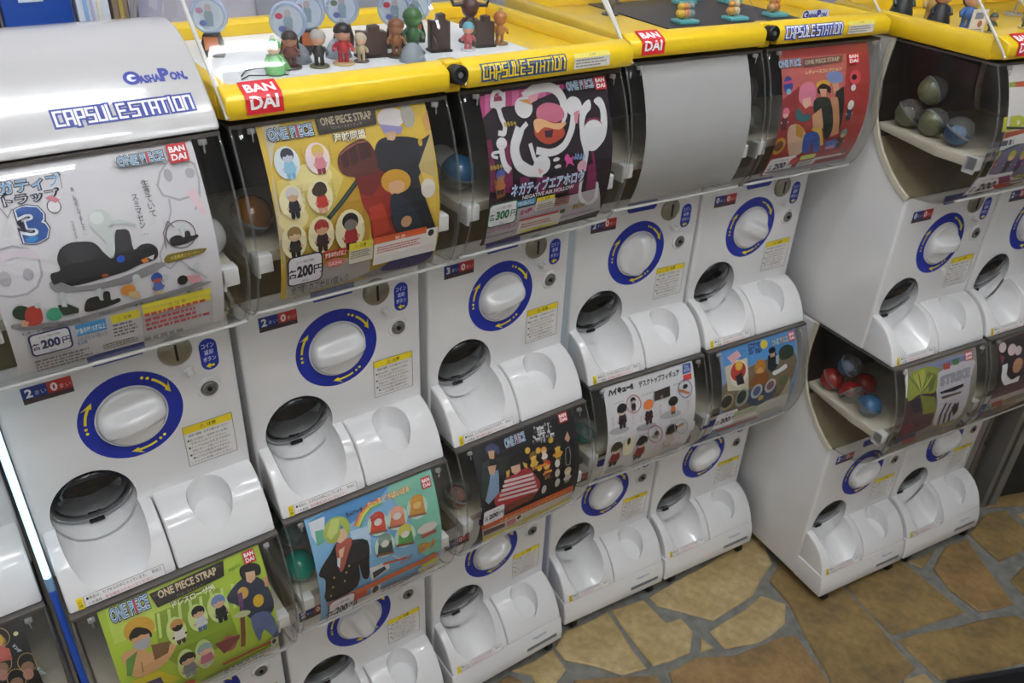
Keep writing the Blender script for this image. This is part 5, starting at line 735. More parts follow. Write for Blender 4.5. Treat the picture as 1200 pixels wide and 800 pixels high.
def _art(pr):
    P, L, E, R, T, M, B, D, OP, PRICE = _kit(pr)
    P('#4a8ac8',(0.035,-0.015),(1,-0.021),(0.964,-0.205),(0.445,-0.238),(0.04,-0.186)); P('#7a6a54',(0.008,-0.345),(0.445,-0.238),(0.961,-0.252),(0.923,-0.559),(0.853,-0.777),(0.021,-0.616)); P('#c8bfa8',(0.043,-0.172),(0.331,-0.15),(0.34,-0.465),(0.07,-0.409)); P('#d8a8b0',(0.086,-0.093),(0.225,-0.058),(0.264,-0.119),(0.144,-0.166)); P('#b0a890',(0.807,-0.677),(0.904,-0.483),(1,-0.913),(0.64,-0.946),(0.558,-0.715)); P('#c8c4b8',(0.001,-0.686),(0.942,-0.68),(1,-0.887),(0.073,-0.896)); P('#28382c',(0.747,-0.186),(0.841,-0.146),(0.934,-0.182),(0.939,-0.262),(0.849,-0.288),(0.763,-0.268)); P('#202830',(0.596,-0.197),(0.705,-0.184),(0.728,-0.307),(0.654,-0.385),(0.587,-0.32)); P('#c8a080',(0.624,-0.15),(0.693,-0.151),(0.69,-0.219),(0.632,-0.221)); E('#1e1e24',0.659,-0.158,0.0489,0.0305,0); P('#d8dce0',(0.653,-0.368),(0.739,-0.357),(0.825,-0.33),(0.849,-0.369),(0.763,-0.396),(0.677,-0.407))
    P('#a8b4c0',(0.701,-0.222),(0.744,-0.217),(0.739,-0.309),(0.7,-0.3)); E('#b0762c',0.488,-0.28,0.0721,0.0775,0); E('#c89a60',0.485,-0.318,0.0441,0.0373,0); P('#8a5428',(0.337,-0.416),(0.438,-0.33),(0.588,-0.352),(0.615,-0.456),(0.448,-0.478)); P('#40506a',(0.355,-0.486),(0.512,-0.479),(0.714,-0.518),(0.707,-0.645),(0.508,-0.699),(0.35,-0.609)); E('#d8d4cc',0.214,-0.274,0.1127,0.1284,0); E('#b83a30',0.206,-0.249,0.097,0.0915,0); E('#d8b040',0.22,-0.199,0.0466,0.0453,0); P('#2c2428',(0.162,-0.292),(0.246,-0.267),(0.284,-0.386),(0.192,-0.385)); E('#a89a78',0.062,-0.522,0.0961,0.0885,0); E('#3a3a34',0.065,-0.515,0.0692,0.0646,0); E('#98a098',0.265,-0.53,0.0865,0.0994,0); E('#3a443e',0.257,-0.519,0.0628,0.0719,0); E('#b0b8c0',0.455,-0.515,0.0762,0.0757,0); E('#5a6484',0.455,-0.511,0.0521,0.0516,0); E('#c0b8b8',0.635,-0.505,0.0736,0.0725,0); E('#7a5a68',0.634,-0.499,0.0511,0.0483,0)
    E('#5a6a48',0.807,-0.491,0.0624,0.052,0); E('#d0b050',0.531,-0.609,0.0365,0.0295,0); T('#1f3a70','どこでもワン\nコレクション',0.445,-0.086,0.1081,0.1727,-0.05,0.09); E('#d8c040',0.561,-0.079,0.0483,0.0423,0); OP(0.773,-0.092,0.2164,0.0733); B(0.931,-0.081,0.0797,0.0924); PRICE(-0.03,-0.831,0.244,-0.638,'#2a2c48','200',0); P('#b0c098',(0.193,-0.673),(0.508,-0.699),(0.53,-0.749),(0.213,-0.73)); P('#e0dcd4',(0.219,-0.743),(0.543,-0.776),(0.571,-0.832),(0.247,-0.809)); P('#a8403c',(0.042,-0.857),(0.591,-0.867),(0.621,-0.917),(0.07,-0.91)); T('#c05a50','対象年齢',0.307,-0.776,0.032,0.1196,0,0); M('#6a6a64',0.609,-0.874,0.976,-0.823,3)
ART['4l'] = _art
def _art(pr):
    P, L, E, R, T, M, B, D, OP, PRICE = _kit(pr)
    P('#e4e2e0',(0.001,-0.027),(0.04,-0.029),(0.028,-0.183),(0,-0.715),(0,-0.863),(0,-0.766),(0,-0.279)); P('#4a3038',(0,-0.284),(0.417,-0.315),(0.465,-0.698),(0,-0.769),(0,-0.602)); P('#c0bcc4',(0.418,-0.16),(0.954,-0.137),(0.91,-0.315),(0.89,-0.805),(0.518,-0.715),(0.455,-0.428)); P('#7a86a8',(0.127,-0.042),(0.965,-0.054),(0.956,-0.123),(0.443,-0.111),(0.136,-0.111)); P('#8a9438',(0.045,-0.118),(0.204,-0.058),(0.424,-0.093),(0.435,-0.192),(0.396,-0.325),(0.189,-0.29),(0.027,-0.321)); P('#a8a848',(0.137,-0.098),(0.262,-0.071),(0.271,-0.183),(0.188,-0.262)); P('#6a7430',(0.299,-0.106),(0.418,-0.16),(0.374,-0.291),(0.312,-0.305)); P('#7a8038',(0.189,-0.304),(0.403,-0.371),(0.471,-0.543),(0.274,-0.52)); L('#606a2a',0.0135,0,(0.209,-0.281),(0.056,-0.103)); L('#b4b85a',0.0135,0,(0.209,-0.281),(0.116,-0.104)); L('#606a2a',0.0135,0,(0.209,-0.281),(0.177,-0.105))
    L('#b4b85a',0.0135,0,(0.209,-0.281),(0.238,-0.107)); L('#606a2a',0.0135,0,(0.209,-0.281),(0.296,-0.132)); L('#b4b85a',0.0135,0,(0.209,-0.281),(0.356,-0.158)); L('#606a2a',0.0135,0,(0.209,-0.281),(0.415,-0.184)); P('#2a2430',(0.048,-0.326),(0.19,-0.333),(0.238,-0.478),(0.13,-0.464)); P('#7a3440',(0,-0.589),(0.1,-0.552),(0.223,-0.64),(0.054,-0.711)); P('#2c3468',(0,-0.701),(0.257,-0.705),(0.311,-0.785),(0.007,-0.796)); P('#a03a38',(0.117,-0.776),(0.311,-0.785),(0.39,-0.886),(0.188,-0.872)); P('#b04a38',(0.509,-0.083),(0.613,-0.092),(0.608,-0.147),(0.524,-0.142)); P('#4f7a40',(0.646,-0.078),(0.742,-0.078),(0.737,-0.133),(0.652,-0.128)); T('#9a9aa4','STRIKE',0.679,-0.24,0.1003,0.4363,0,0.08); P('#1e1c28',(0.461,-0.34),(0.802,-0.333),(0.808,-0.365),(0.681,-0.379),(0.486,-0.361)); P('#5a4a3a',(0.491,-0.392),(0.794,-0.407),(0.776,-0.425),(0.518,-0.421))
    L('#3a3050',0.0282,0,(0.579,-0.491),(0.55,-0.581),(0.585,-0.718)); L('#3a3050',0.0284,0,(0.651,-0.51),(0.626,-0.603),(0.672,-0.749)); L('#3a3050',0.0287,0,(0.724,-0.53),(0.705,-0.627),(0.761,-0.78)); P('#241c24',(0.69,-0.554),(0.783,-0.513),(0.812,-0.623),(0.784,-0.687)); P('#b8982c',(0.48,-0.722),(0.848,-0.748),(0.89,-0.805),(0.519,-0.777)); M('#8a8488',0.311,-0.863,0.918,-0.723,2); B(0.882,-0.086,0.1035,0.0847)
ART['5l'] = _art
def _art(pr):
    P, L, E, R, T, M, B, D, OP, PRICE = _kit(pr)
    P('#c0522c',(0,-0.137),(0.178,-0.139),(0.176,-0.179),(0,-0.17)); P('#8aa040',(0,-0.138),(0.074,-0.135),(0.075,-0.171),(0,-0.171)); T('#b4b83a','LIDO',0.147,-0.427,0.1082,0.3891,0,0.1); P('#2a3038',(0,-0.444),(0.219,-0.468),(0.228,-0.487),(0,-0.461)); P('#a84a30',(0,-0.487),(0.226,-0.483),(0.241,-0.513),(0,-0.533)); M('#5a5a68',-0.153,-0.678,0.208,-0.535,2); P('#2a5a58',(0.034,-0.628),(0.152,-0.596),(0.284,-0.596),(0.301,-0.621),(0.169,-0.621),(0.081,-0.663)); P('#77708c',(0,-0.639),(0.284,-0.596),(0.592,-0.941),(0,-0.812)); D(-0.014,-0.659,0.1791,'#b8b03a','#d8b090','#b0322c','#3a3a40',0); D(0.188,-0.684,0.1811,'#b8b03a','#d8b090','#3a4448','#3a3a40',0); D(0.338,-0.694,0.1823,'#b8b03a','#d8b090','#5a2a6a','#3a3a40',0); PRICE(-0.125,-1.044,0.338,-0.828,'#2a2c48','200',0); P('#8a2a68',(0.179,-0.866),(0.316,-0.859),(0.396,-0.939),(0.259,-0.946))
    P('#b83c34',(0.189,-0.944),(0.402,-0.95),(0.51,-1),(0.271,-1)); P('#d8d4d0',(0.388,-0.917),(0.527,-0.919),(0.653,-1),(0.516,-1)); M('#6a6664',0.406,-1.037,0.653,-0.926,3); T('#c8c830','かん',0.487,-0.894,0.0381,0.1454,0,0.06)
ART['5u'] = _art
def _art(pr):
    P, L, E, R, T, M, B, D, OP, PRICE = _kit(pr)
    L('#b0985a',0.0042,1,(1,-0.308),(1,-0.326),(0.987,-0.338),(0.971,-0.344),(0.954,-0.342),(0.939,-0.332),(0.926,-0.317),(0.918,-0.298),(0.915,-0.277),(0.919,-0.257),(0.928,-0.24),(0.941,-0.229),(0.957,-0.224),(0.974,-0.227),(0.989,-0.236),(1,-0.252),(1,-0.271),(1,-0.292)); E('#8a6a54',0.955,-0.311,0.0336,0.035,0); E('#a8786c',0.947,-0.355,0.0273,0.0375,0); L('#b0985a',0.0041,1,(0.923,-0.103),(0.914,-0.119),(0.902,-0.131),(0.886,-0.136),(0.87,-0.135),(0.854,-0.127),(0.842,-0.113),(0.834,-0.095),(0.832,-0.076),(0.835,-0.058),(0.843,-0.042),(0.856,-0.032),(0.871,-0.027),(0.888,-0.029),(0.903,-0.037),(0.915,-0.051),(0.923,-0.069),(0.925,-0.088)); E('#8a6a54',0.87,-0.106,0.0327,0.0327,0); E('#a8786c',0.862,-0.147,0.0266,0.0328,0)
    L('#b0985a',0.0042,1,(0.931,-0.377),(0.923,-0.395),(0.91,-0.408),(0.894,-0.414),(0.877,-0.412),(0.862,-0.402),(0.849,-0.386),(0.841,-0.365),(0.839,-0.343),(0.843,-0.322),(0.852,-0.306),(0.865,-0.294),(0.881,-0.29),(0.897,-0.292),(0.913,-0.302),(0.925,-0.317),(0.932,-0.337),(0.934,-0.36)); E('#8a6a54',0.878,-0.379,0.0332,0.0374,0); E('#a8786c',0.87,-0.425,0.027,0.0376,0); L('#b0985a',0.0041,1,(0.889,-0.25),(0.881,-0.267),(0.868,-0.279),(0.852,-0.285),(0.836,-0.283),(0.821,-0.274),(0.808,-0.259),(0.801,-0.241),(0.798,-0.22),(0.802,-0.201),(0.81,-0.185),(0.823,-0.174),(0.839,-0.169),(0.855,-0.172),(0.87,-0.181),(0.883,-0.195),(0.89,-0.214),(0.892,-0.234)); E('#8a6a54',0.837,-0.253,0.0327,0.0343,0); E('#a8786c',0.829,-0.295,0.0266,0.0345,0); E('#c8a030',0.87,-0.09,0.0245,0.0351,0); P('#b05a50',(0.856,-0.117),(0.904,-0.161),(0.9,-0.228),(0.828,-0.21))
    E('#d8d098',0.958,-0.094,0.0125,0.0127,0); T('#c8dce4','リング',0.938,-0.178,0.0204,0.0586,-1.2,0.06); T('#c8dce4','リング',1.013,-0.371,0.0233,0.067,-1.2,0.06)
ART['zl'] = _art
def _art(pr):
    P, L, E, R, T, M, B, D, OP, PRICE = _kit(pr)
    P('#2a2024',(0,-0.058),(0.414,-0.041),(0.532,-0.632),(0,-0.523)); E('#cdb8bc',0.067,-0.115,0.0567,0.0489,0); E('#cdb8bc',0.208,-0.167,0.0663,0.0569,0); E('#cdb8bc',0.305,-0.194,0.0536,0.0458,0); L('#b9bac0',0.0834,0,(0.102,-0.329),(0.103,-0.353),(0.102,-0.377),(0.103,-0.4),(0.112,-0.424),(0.131,-0.448),(0.161,-0.475),(0.197,-0.5),(0.229,-0.517),(0.257,-0.523),(0.283,-0.52),(0.307,-0.514),(0.333,-0.51)); L('#dcdcdf',0.0745,0,(0.102,-0.329),(0.103,-0.353),(0.102,-0.377),(0.103,-0.4),(0.112,-0.424),(0.131,-0.448),(0.161,-0.475),(0.197,-0.5),(0.229,-0.517),(0.257,-0.523),(0.283,-0.52),(0.307,-0.514),(0.333,-0.51)); P('#8a3a40',(0.005,-0.175),(0.095,-0.209),(0.053,-0.273)); E('#a87a5a',0.305,-0.344,0.0804,0.0764,0); P('#5a3a48',(0,-0.518),(0.471,-0.528),(0.581,-0.703),(0,-0.624)); P('#b0a8a4',(0,-0.646),(0.548,-0.656),(0.77,-0.902),(0,-0.796))
    P('#c0502c',(0.055,-0.701),(0.221,-0.703),(0.336,-0.837),(0.122,-0.785)); P('#c8b048',(0.284,-0.722),(0.379,-0.721),(0.455,-0.81),(0.346,-0.795)); P('#6a9a90',(0,-0.71),(0.042,-0.716),(0.109,-0.812),(0,-0.805)); M('#6a6260',0.075,-0.847,0.69,-0.727,3)
ART['6l'] = _art

def machine(col, tier, label, card='#e9e7e6', count=('2', '0'), turn=0.0):
    x, y, a = COLS[col]
    t = empty('capsule_machine', (x, y, FZ-(TIER if tier == 'l' else 0)), a); tag(t, label, 'capsule machine', 'white capsule machines stacked in two rows')
    put('machine_body', M_BODYL if tier == 'l' else M_BODY, t)
    tl = put('outlet_tray', M_TRAYL, t); ws = put('warning_strip', M_STRIP, tl); tl2 = put('strip_lettering', M_STRIPT, tl)
    put('coin_return_tray', M_TRAYR, t)
    fl_ = put('outlet_flap', M_FLAP, t, label='smoked dark flap'); put('flap_rim', M_FRIM, fl_); put('flap_tab', M_TAB, fl_)
    rg = put('dial_ring', M_RING, t, label='blue ring with yellow arrows')
    for ma in M_ARROW: put('turn_arrow', ma, rg)
    put('dial_bezel', M_BEZ, t); put('dial_knob', M_KNOB, t, rot=(0, -turn, 0))
    cs = put('coin_slot', M_COIN, t, (.0701, -.0002, .0798), label='grey metal coin slot'); put('slit', M_SLIT, cs)
    put('return_button', M_BTN, t, (.0830, 0, .0430))
    put('lock_collar', M_LCOL, t, (.1053, 0, .0061)); lk = put('key_lock', M_LOCK, t, (.1053, 0, .0061), label='dark steel key lock'); put('lock_core', M_LCORE, lk)
    pl = put('return_label', M_PILL, t, label='blue pill-shaped coin return sticker'); put('lettering', M_PILLT, pl)
    put('top_label', M_BAR, t)
    cl = put('count_label', COUNT[count][0], t, label='blue and red coin count sticker'); put('lettering', COUNT[count][1], cl)
    ct = put('caution_label', M_CAUT, t, label='white caution sticker with a yellow heading'); put('lettering', M_CAUTT, ct)
    cv = put('clear_cover', M_COVER, t, label='clear bowed plastic cover'); put('cover_lip', M_LIP, cv); put('cover_edge', M_EDGE, cv, (-HW+.0035, .0025, 0)); put('cover_edge', M_EDGE, cv, (HW-.0035, .0025, 0))
    put('window_rim', M_WRIM[0], t); put('window_rim', M_WRIM[1], t); put('chamber_back', M_CHB, t); put('chamber_bowl', M_CHL, t); put('cover_head', M_HEAD, t)
    put('capsule_shelf', M_SHELF, t)
    for s_ in (-1, 1):
        put('shelf_bracket', M_TABW, t, (s_*.128, -.084, .219)); put('card_clip', M_CLIP, t, (s_*.122, -.0945, .384))
    cd = put('display_card', card_of(card), t)
    if col+tier in ART:
        pr = Print(card_map, CARD_CUTS); ART[col+tier](pr)
        if any(l[4] == 0 for l in pr.layers): put('printed_picture', pr.meshes('printed_picture', 0), cd)
        if any(l[4] == 1 for l in pr.layers): put('printed_lettering', pr.meshes('printed_lettering', 1), cd)
    if tier == 'l':
        bs = put('base', M_BASE, t); put('maker_plate', M_MAKER, bs)
        for sx in (-.115, .115):
            for sy in (-.073, .25): put('caster', M_CAST, t, (sx, sy, -(FZ-TIER)))
    return t
for col, tier, label, card, count, turn in [
    ('z', 'u', 'upper capsule machine cut off by the left edge, left of the glowing tube', '#3a3530', ('2', '0'), .1),
    ('z', 'l', 'lower capsule machine at the left edge with the black card of ring charms', '#1c1b1c', ('2', '0'), .1),
    ('0', 'u', 'upper capsule machine under the white hood, white card with a big 3', '#dddbe0', ('2', '0'), .14),
    ('0', 'l', 'lower capsule machine nearest the camera with the lime green strap card', '#a9c23c', ('2', '0'), .1),
    ('1', 'u', 'upper capsule machine with the gold card showing a huge raised fist', '#cfae3e', ('2', '0'), .10),
    ('1', 'l', 'lower capsule machine with the sky blue card of a blond man in black suit', '#7fb2d8', ('2', '0'), 1.9),
    ('2', 'u', 'upper capsule machine with the dark purple card of white ghosts, price 300', '#3a2030', ('3', '0'), .12),
    ('2', 'l', 'lower capsule machine with the black card of a red and white striped shirt', '#26262a', ('2', '0'), .3),
    ('3', 'u', 'upper capsule machine with the plain grey blank card', '#b4b4b4', ('2', '0'), 1.4),
    ('3', 'l', 'lower capsule machine with the white card of six little stand figures', '#d9d9dc', ('2', '0'), .5),
    ('4', 'u', 'upper capsule machine with the red card of a pink-haired group', '#a03a34', ('0', '0'), -.45),
    ('4', 'l', 'lower capsule machine with the blue sky card of badges, beside the gap', '#7a94b4', ('2', '0'), .4),
    ('5', 'u', 'upper capsule machine of the separate right stack, its side window facing the gap', '#dcd9d8', ('0', '0'), -.1),
    ('5', 'l', 'lower capsule machine of the right stack with red and blue capsules, palm card', '#8a8478', ('2', '0'), .4),
    ('6', 'u', 'upper capsule machine cut off by the right edge of the picture', '#8c7a78', ('2', '0'), .2),
    ('6', 'l', 'lower capsule machine at the far right beside the aluminium post', '#6c5a5c', ('2', '0'), .2)]:
    machine(col, tier, label, card, count, turn)

# ================================================================ capsules seen through the covers
def capsule_meshes(key, c_top, c_bot):
    R = .0265; o = []
    for nm, col, a0, a1 in (('upper_shell', c_top, .04, PI/2), ('lower_shell', c_bot, -PI/2, -.04)):
        k = MB(); k.ball((0, 0, 0), R, seg=24, rings=8, a0=a0, a1=a1)
        if isinstance(col, str): mt = mat('capsule_'+col[1:], col, .12, var=.05, coat=.5)
        else: mt = col
        o.append((nm, k.mesh(nm, mt, 60)))
    k = MB(); k.lathe([(R*.97, -.0018), (R*1.03, -.0016), (R*1.03, .0016), (R*.97, .0018)], seg=24, cap=False); o.append(('seam_band', k.mesh('seam_band', mat('capsule_band', '#7c8082', .2), 60)))
    k = MB(); k.ball((0, 0, -.004), .017, .015, .014, seg=12, rings=6); o.append(('wrapped_toy', k.mesh('wrapped_toy', mat('toy_bag_'+key, {'g': '#8a8f7a', 'b': '#6a8fc0', 'w': '#c8c8cc', 'r': '#b06040', 'o': '#8a5a20', 't': '#2a7a70'}[key], .4, var=.3, scale=60), 60)))
    return o
CLR = clear('capsule_clear_shell', (.9, .92, .9), .05, 1.45, veil=.12)
CAPS = {'red': capsule_meshes('r', CLR, '#8a1c19'), 'redtop': capsule_meshes('r', '#94201c', '#94201c'), 'blue': capsule_meshes('b', CLR, '#274a70'), 'bluetop': capsule_meshes('b', '#3a6890', CLR),
        'olive': capsule_meshes('g', CLR, '#666a4c'), 'white': capsule_meshes('w', clear('frosted_shell', (.8, .8, .83), .1, 1.45, veil=.55), '#c4c4ca'), 'orange': capsule_meshes('o', '#7a4c16', CLR),
        'teal': capsule_meshes('t', '#1f9c84', '#1f9c84'), 'tealclear': capsule_meshes('t', CLR, '#188a76'), 'yellow': capsule_meshes('o', CLR, '#c9a820')}
def capsule(kind, col, tier, p, rot, label, group):
    t = empty('toy_capsule', at(col, tier, p), 0); t.rotation_euler = rot; tag(t, label, 'capsule', group)
    for nm, me in CAPS[kind]: put(nm, me, t)
SZ = .2305+.0268
for c_ in [
    ('white', '0', 'u', (.1165, -.058, SZ), (.9, .5, 0), 'frosted white capsule beside the white card with the big 3', 'capsules in the left machines'),
    ('olive', '0', 'u', (.112, -.003, SZ+.001), (.5, .2, 0), 'greenish capsule behind the frosted white one', 'capsules in the left machines'),
    ('orange', '1', 'u', (-.116, -.035, SZ), (.3, .4, 0), 'amber orange capsule left of the gold fist card', 'capsules in the left machines'),
    ('bluetop', '2', 'u', (-.117, -.045, SZ+.004), (.3, .2, 0), 'blue topped clear capsule left of the ghost card', 'capsules in the left machines'),
    ('white', '2', 'u', (-.113, .012, SZ+.001), (.5, .9, 0), 'white capsule behind the blue topped one', 'capsules in the left machines'),
    ('olive', '4', 'u', (-.118, -.047, SZ), (.3, .2, 0), 'olive capsule resting low on the shelf by the red card', 'capsules beside the red card'),
    ('olive', '4', 'u', (-.112, -.018, SZ+.046), (1.3, .2, 0), 'pale olive capsule on top beside the red card', 'capsules beside the red card'),
    ('teal', '1', 'l', (-.118, -.05, SZ-.001), (.5, .4, 0), 'teal green capsule left of the blond man card', 'teal capsules'),
    ('tealclear', '1', 'l', (-.114, -.018, SZ+.047), (.5, .4, 0), 'clear topped teal capsule above the green one', 'teal capsules'),
    ('teal', '1', 'l', (.117, -.055, SZ), (.2, 1.4, 0), 'teal capsule peeking out right of the blond man card', 'teal capsules'),
    ('redtop', '2', 'l', (.117, -.05, SZ), (.2, .4, 0), 'dark red capsule right of the striped shirt card', 'capsules in the middle lower machines'),
    ('red', '2', 'l', (-.117, -.05, SZ), (.2, .4, 0), 'red capsule left of the striped shirt card', 'capsules in the middle lower machines'),
    ('tealclear', '3', 'l', (-.117, -.05, SZ), (.2, .4, 0), 'teal capsule left of the six figure card', 'capsules in the middle lower machines'),
    ('olive', '5', 'u', (-.113, .076, SZ+.004), (.6, .4, 0), 'clear olive capsule lying rearmost behind the right side window', 'capsules behind the upper side window'),
    ('olive', '5', 'u', (-.112, .020, SZ+.002), (.3, 1.0, 0), 'pale green clear capsule in the middle of the upper side window', 'capsules behind the upper side window'),
    ('blue', '5', 'u', (-.112, -.036, SZ+.001), (.4, .2, 0), 'blue clear capsule nearest the front in the upper side window', 'capsules behind the upper side window'),
    ('olive', '5', 'u', (-.104, .048, SZ+.0535), (.5, 1.1, 0), 'dim olive capsule stacked on top in the upper side window', 'capsules behind the upper side window'),
    ('redtop', '5', 'l', (-.113, .076, SZ+.004), (.6, .4, 0), 'glossy red capsule rearmost in the lower side window', 'capsules behind the lower side window'),
    ('red', '5', 'l', (-.112, .020, SZ+.002), (2.2, .3, 0), 'red and yellow capsule in the middle of the lower side window', 'capsules behind the lower side window'),
    ('redtop', '5', 'l', (-.056, .03, SZ+.002), (.4, .2, 0), 'red capsule in the second row of the lower side window', 'capsules behind the lower side window'),
    ('bluetop', '5', 'l', (-.112, -.035, SZ), (.2, .3, 0), 'dull blue capsule at the front of the lower side window', 'capsules behind the lower side window'),
    ('blue', '5', 'l', (-.104, .048, SZ+.0535), (.8, .3, 0), 'dark blue capsule stacked on the red ones', 'capsules behind the lower side window'),
    ('yellow', '6', 'l', (-.117, -.05, SZ), (.2, .4, 0), 'yellow capsule between the two right lower cards', 'capsules behind the lower side window')]:
    capsule(*c_)

# ================================================================ white hood over the leftmost column
HOOD = [(-.090,.3935),(-.084,.403),(-.075,.415),(-.060,.430),(-.043,.446),(-.028,.459),(-.0125,.470),(.004,.479),(.022,.4855),(.045,.489),(.070,.488),(.100,.481),(.135,.468),(.180,.447),(.230,.422),(.270,.402),(.280,.3935)]
_hs = [0]
for a_, c_ in zip(HOOD, HOOD[1:11]): _hs.append(_hs[-1]+math.hypot(c_[0]-a_[0], c_[1]-a_[1]))
def hood_map(x, s_, l):
    for i in range(len(_hs)-1):
        if s_ <= _hs[i+1]:
            t = (s_-_hs[i])/(_hs[i+1]-_hs[i]); dy, dz = HOOD[i+1][0]-HOOD[i][0], HOOD[i+1][1]-HOOD[i][1]; n_ = math.hypot(dy, dz)
            return (x, HOOD[i][0]+dy*t-dz/n_*l, HOOD[i][1]+dz*t+dy/n_*l)
    return (x, HOOD[10][0], HOOD[10][1]+l)
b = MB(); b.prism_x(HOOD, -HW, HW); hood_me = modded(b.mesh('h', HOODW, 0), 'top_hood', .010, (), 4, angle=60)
def gasha_word(pr, x, y, wd, h):
    pr.poly('#1f2f8e', [ell(x-wd*.41, y+h*.05, h*.54, h*.52)]); pr.poly('#dfe3f4', [ell(x-wd*.41, y+h*.05, h*.30, h*.28)]); pr.poly('#1f2f8e', [[(x-wd*.42, y-.1*h), (x-wd*.31, y-.1*h), (x-wd*.31, y+.14*h), (x-wd*.42, y+.14*h)]])
    pr.text('#1f2f8e', 'ASHA', x-wd*.13, y-h*.14, h*.62, bold=.06, wmax=wd*.36); pr.text('#1f2f8e', 'P', x+wd*.125, y+h*.05, h*1.02, bold=.06, wmax=wd*.17)
    pr.text('#1f2f8e', 'ON', x+wd*.325, y-h*.14, h*.66, bold=.06, wmax=wd*.24); pr.poly('#1f2f8e', [ell(x+wd*.46, y-h*.4, h*.13, h*.13, n=8)])
def hood(col, label):
    x, y, a = COLS[col]
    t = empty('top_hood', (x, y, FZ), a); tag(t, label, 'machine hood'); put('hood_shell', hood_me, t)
    pr = Print(hood_map, _hs[1:]); block_word(pr, -.013, .125, .0285, .0440, '#f2f2f6', '#1f2f88')
    put('block_lettering', pr.meshes('block_lettering'), t, label='white block lettering outlined in blue')
    pr = Print(hood_map, _hs[1:]); gasha_word(pr, .100, .0725, .064, .0165); put('script_lettering', pr.meshes('script_lettering'), t)
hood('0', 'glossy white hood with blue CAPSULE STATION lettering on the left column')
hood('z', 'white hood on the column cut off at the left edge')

# ================================================================ yellow display cases standing on pairs of machines
FASC = [(-.066,.3935),(-.088,.3985),(-.097,.4002),(-.100,.4050),(-.100,.4215),(-.097,.4262),(-.077,.4345),(-.071,.4345),(-.070,.426),(-.060,.3935)]
_fs = [(-.100,.405),(-.100,.4215),(-.097,.4262),(-.077,.4345)]; _fl = [0]
for a_, c_ in zip(_fs, _fs[1:]): _fl.append(_fl[-1]+math.hypot(c_[0]-a_[0], c_[1]-a_[1]))
def fasc_map(x, s_, l):
    for i in range(len(_fl)-1):
        if s_ <= _fl[i+1] or i == len(_fl)-2:
            t = (s_-_fl[i])/(_fl[i+1]-_fl[i]); dy, dz = _fs[i+1][0]-_fs[i][0], _fs[i+1][1]-_fs[i][1]; n_ = math.hypot(dy, dz)
            return (x, _fs[i][0]+dy*t-dz/n_*l, _fs[i][1]+dz*t+dy/n_*l)
CASEP = [(-.102,.4045),(-.095,.414),(-.060,.448),(-.020,.486),(.010,.514),(.035,.533),(.065,.545),(.10,.55),(.27,.552),(.285,.545),(.288,.53),(.288,.435)]
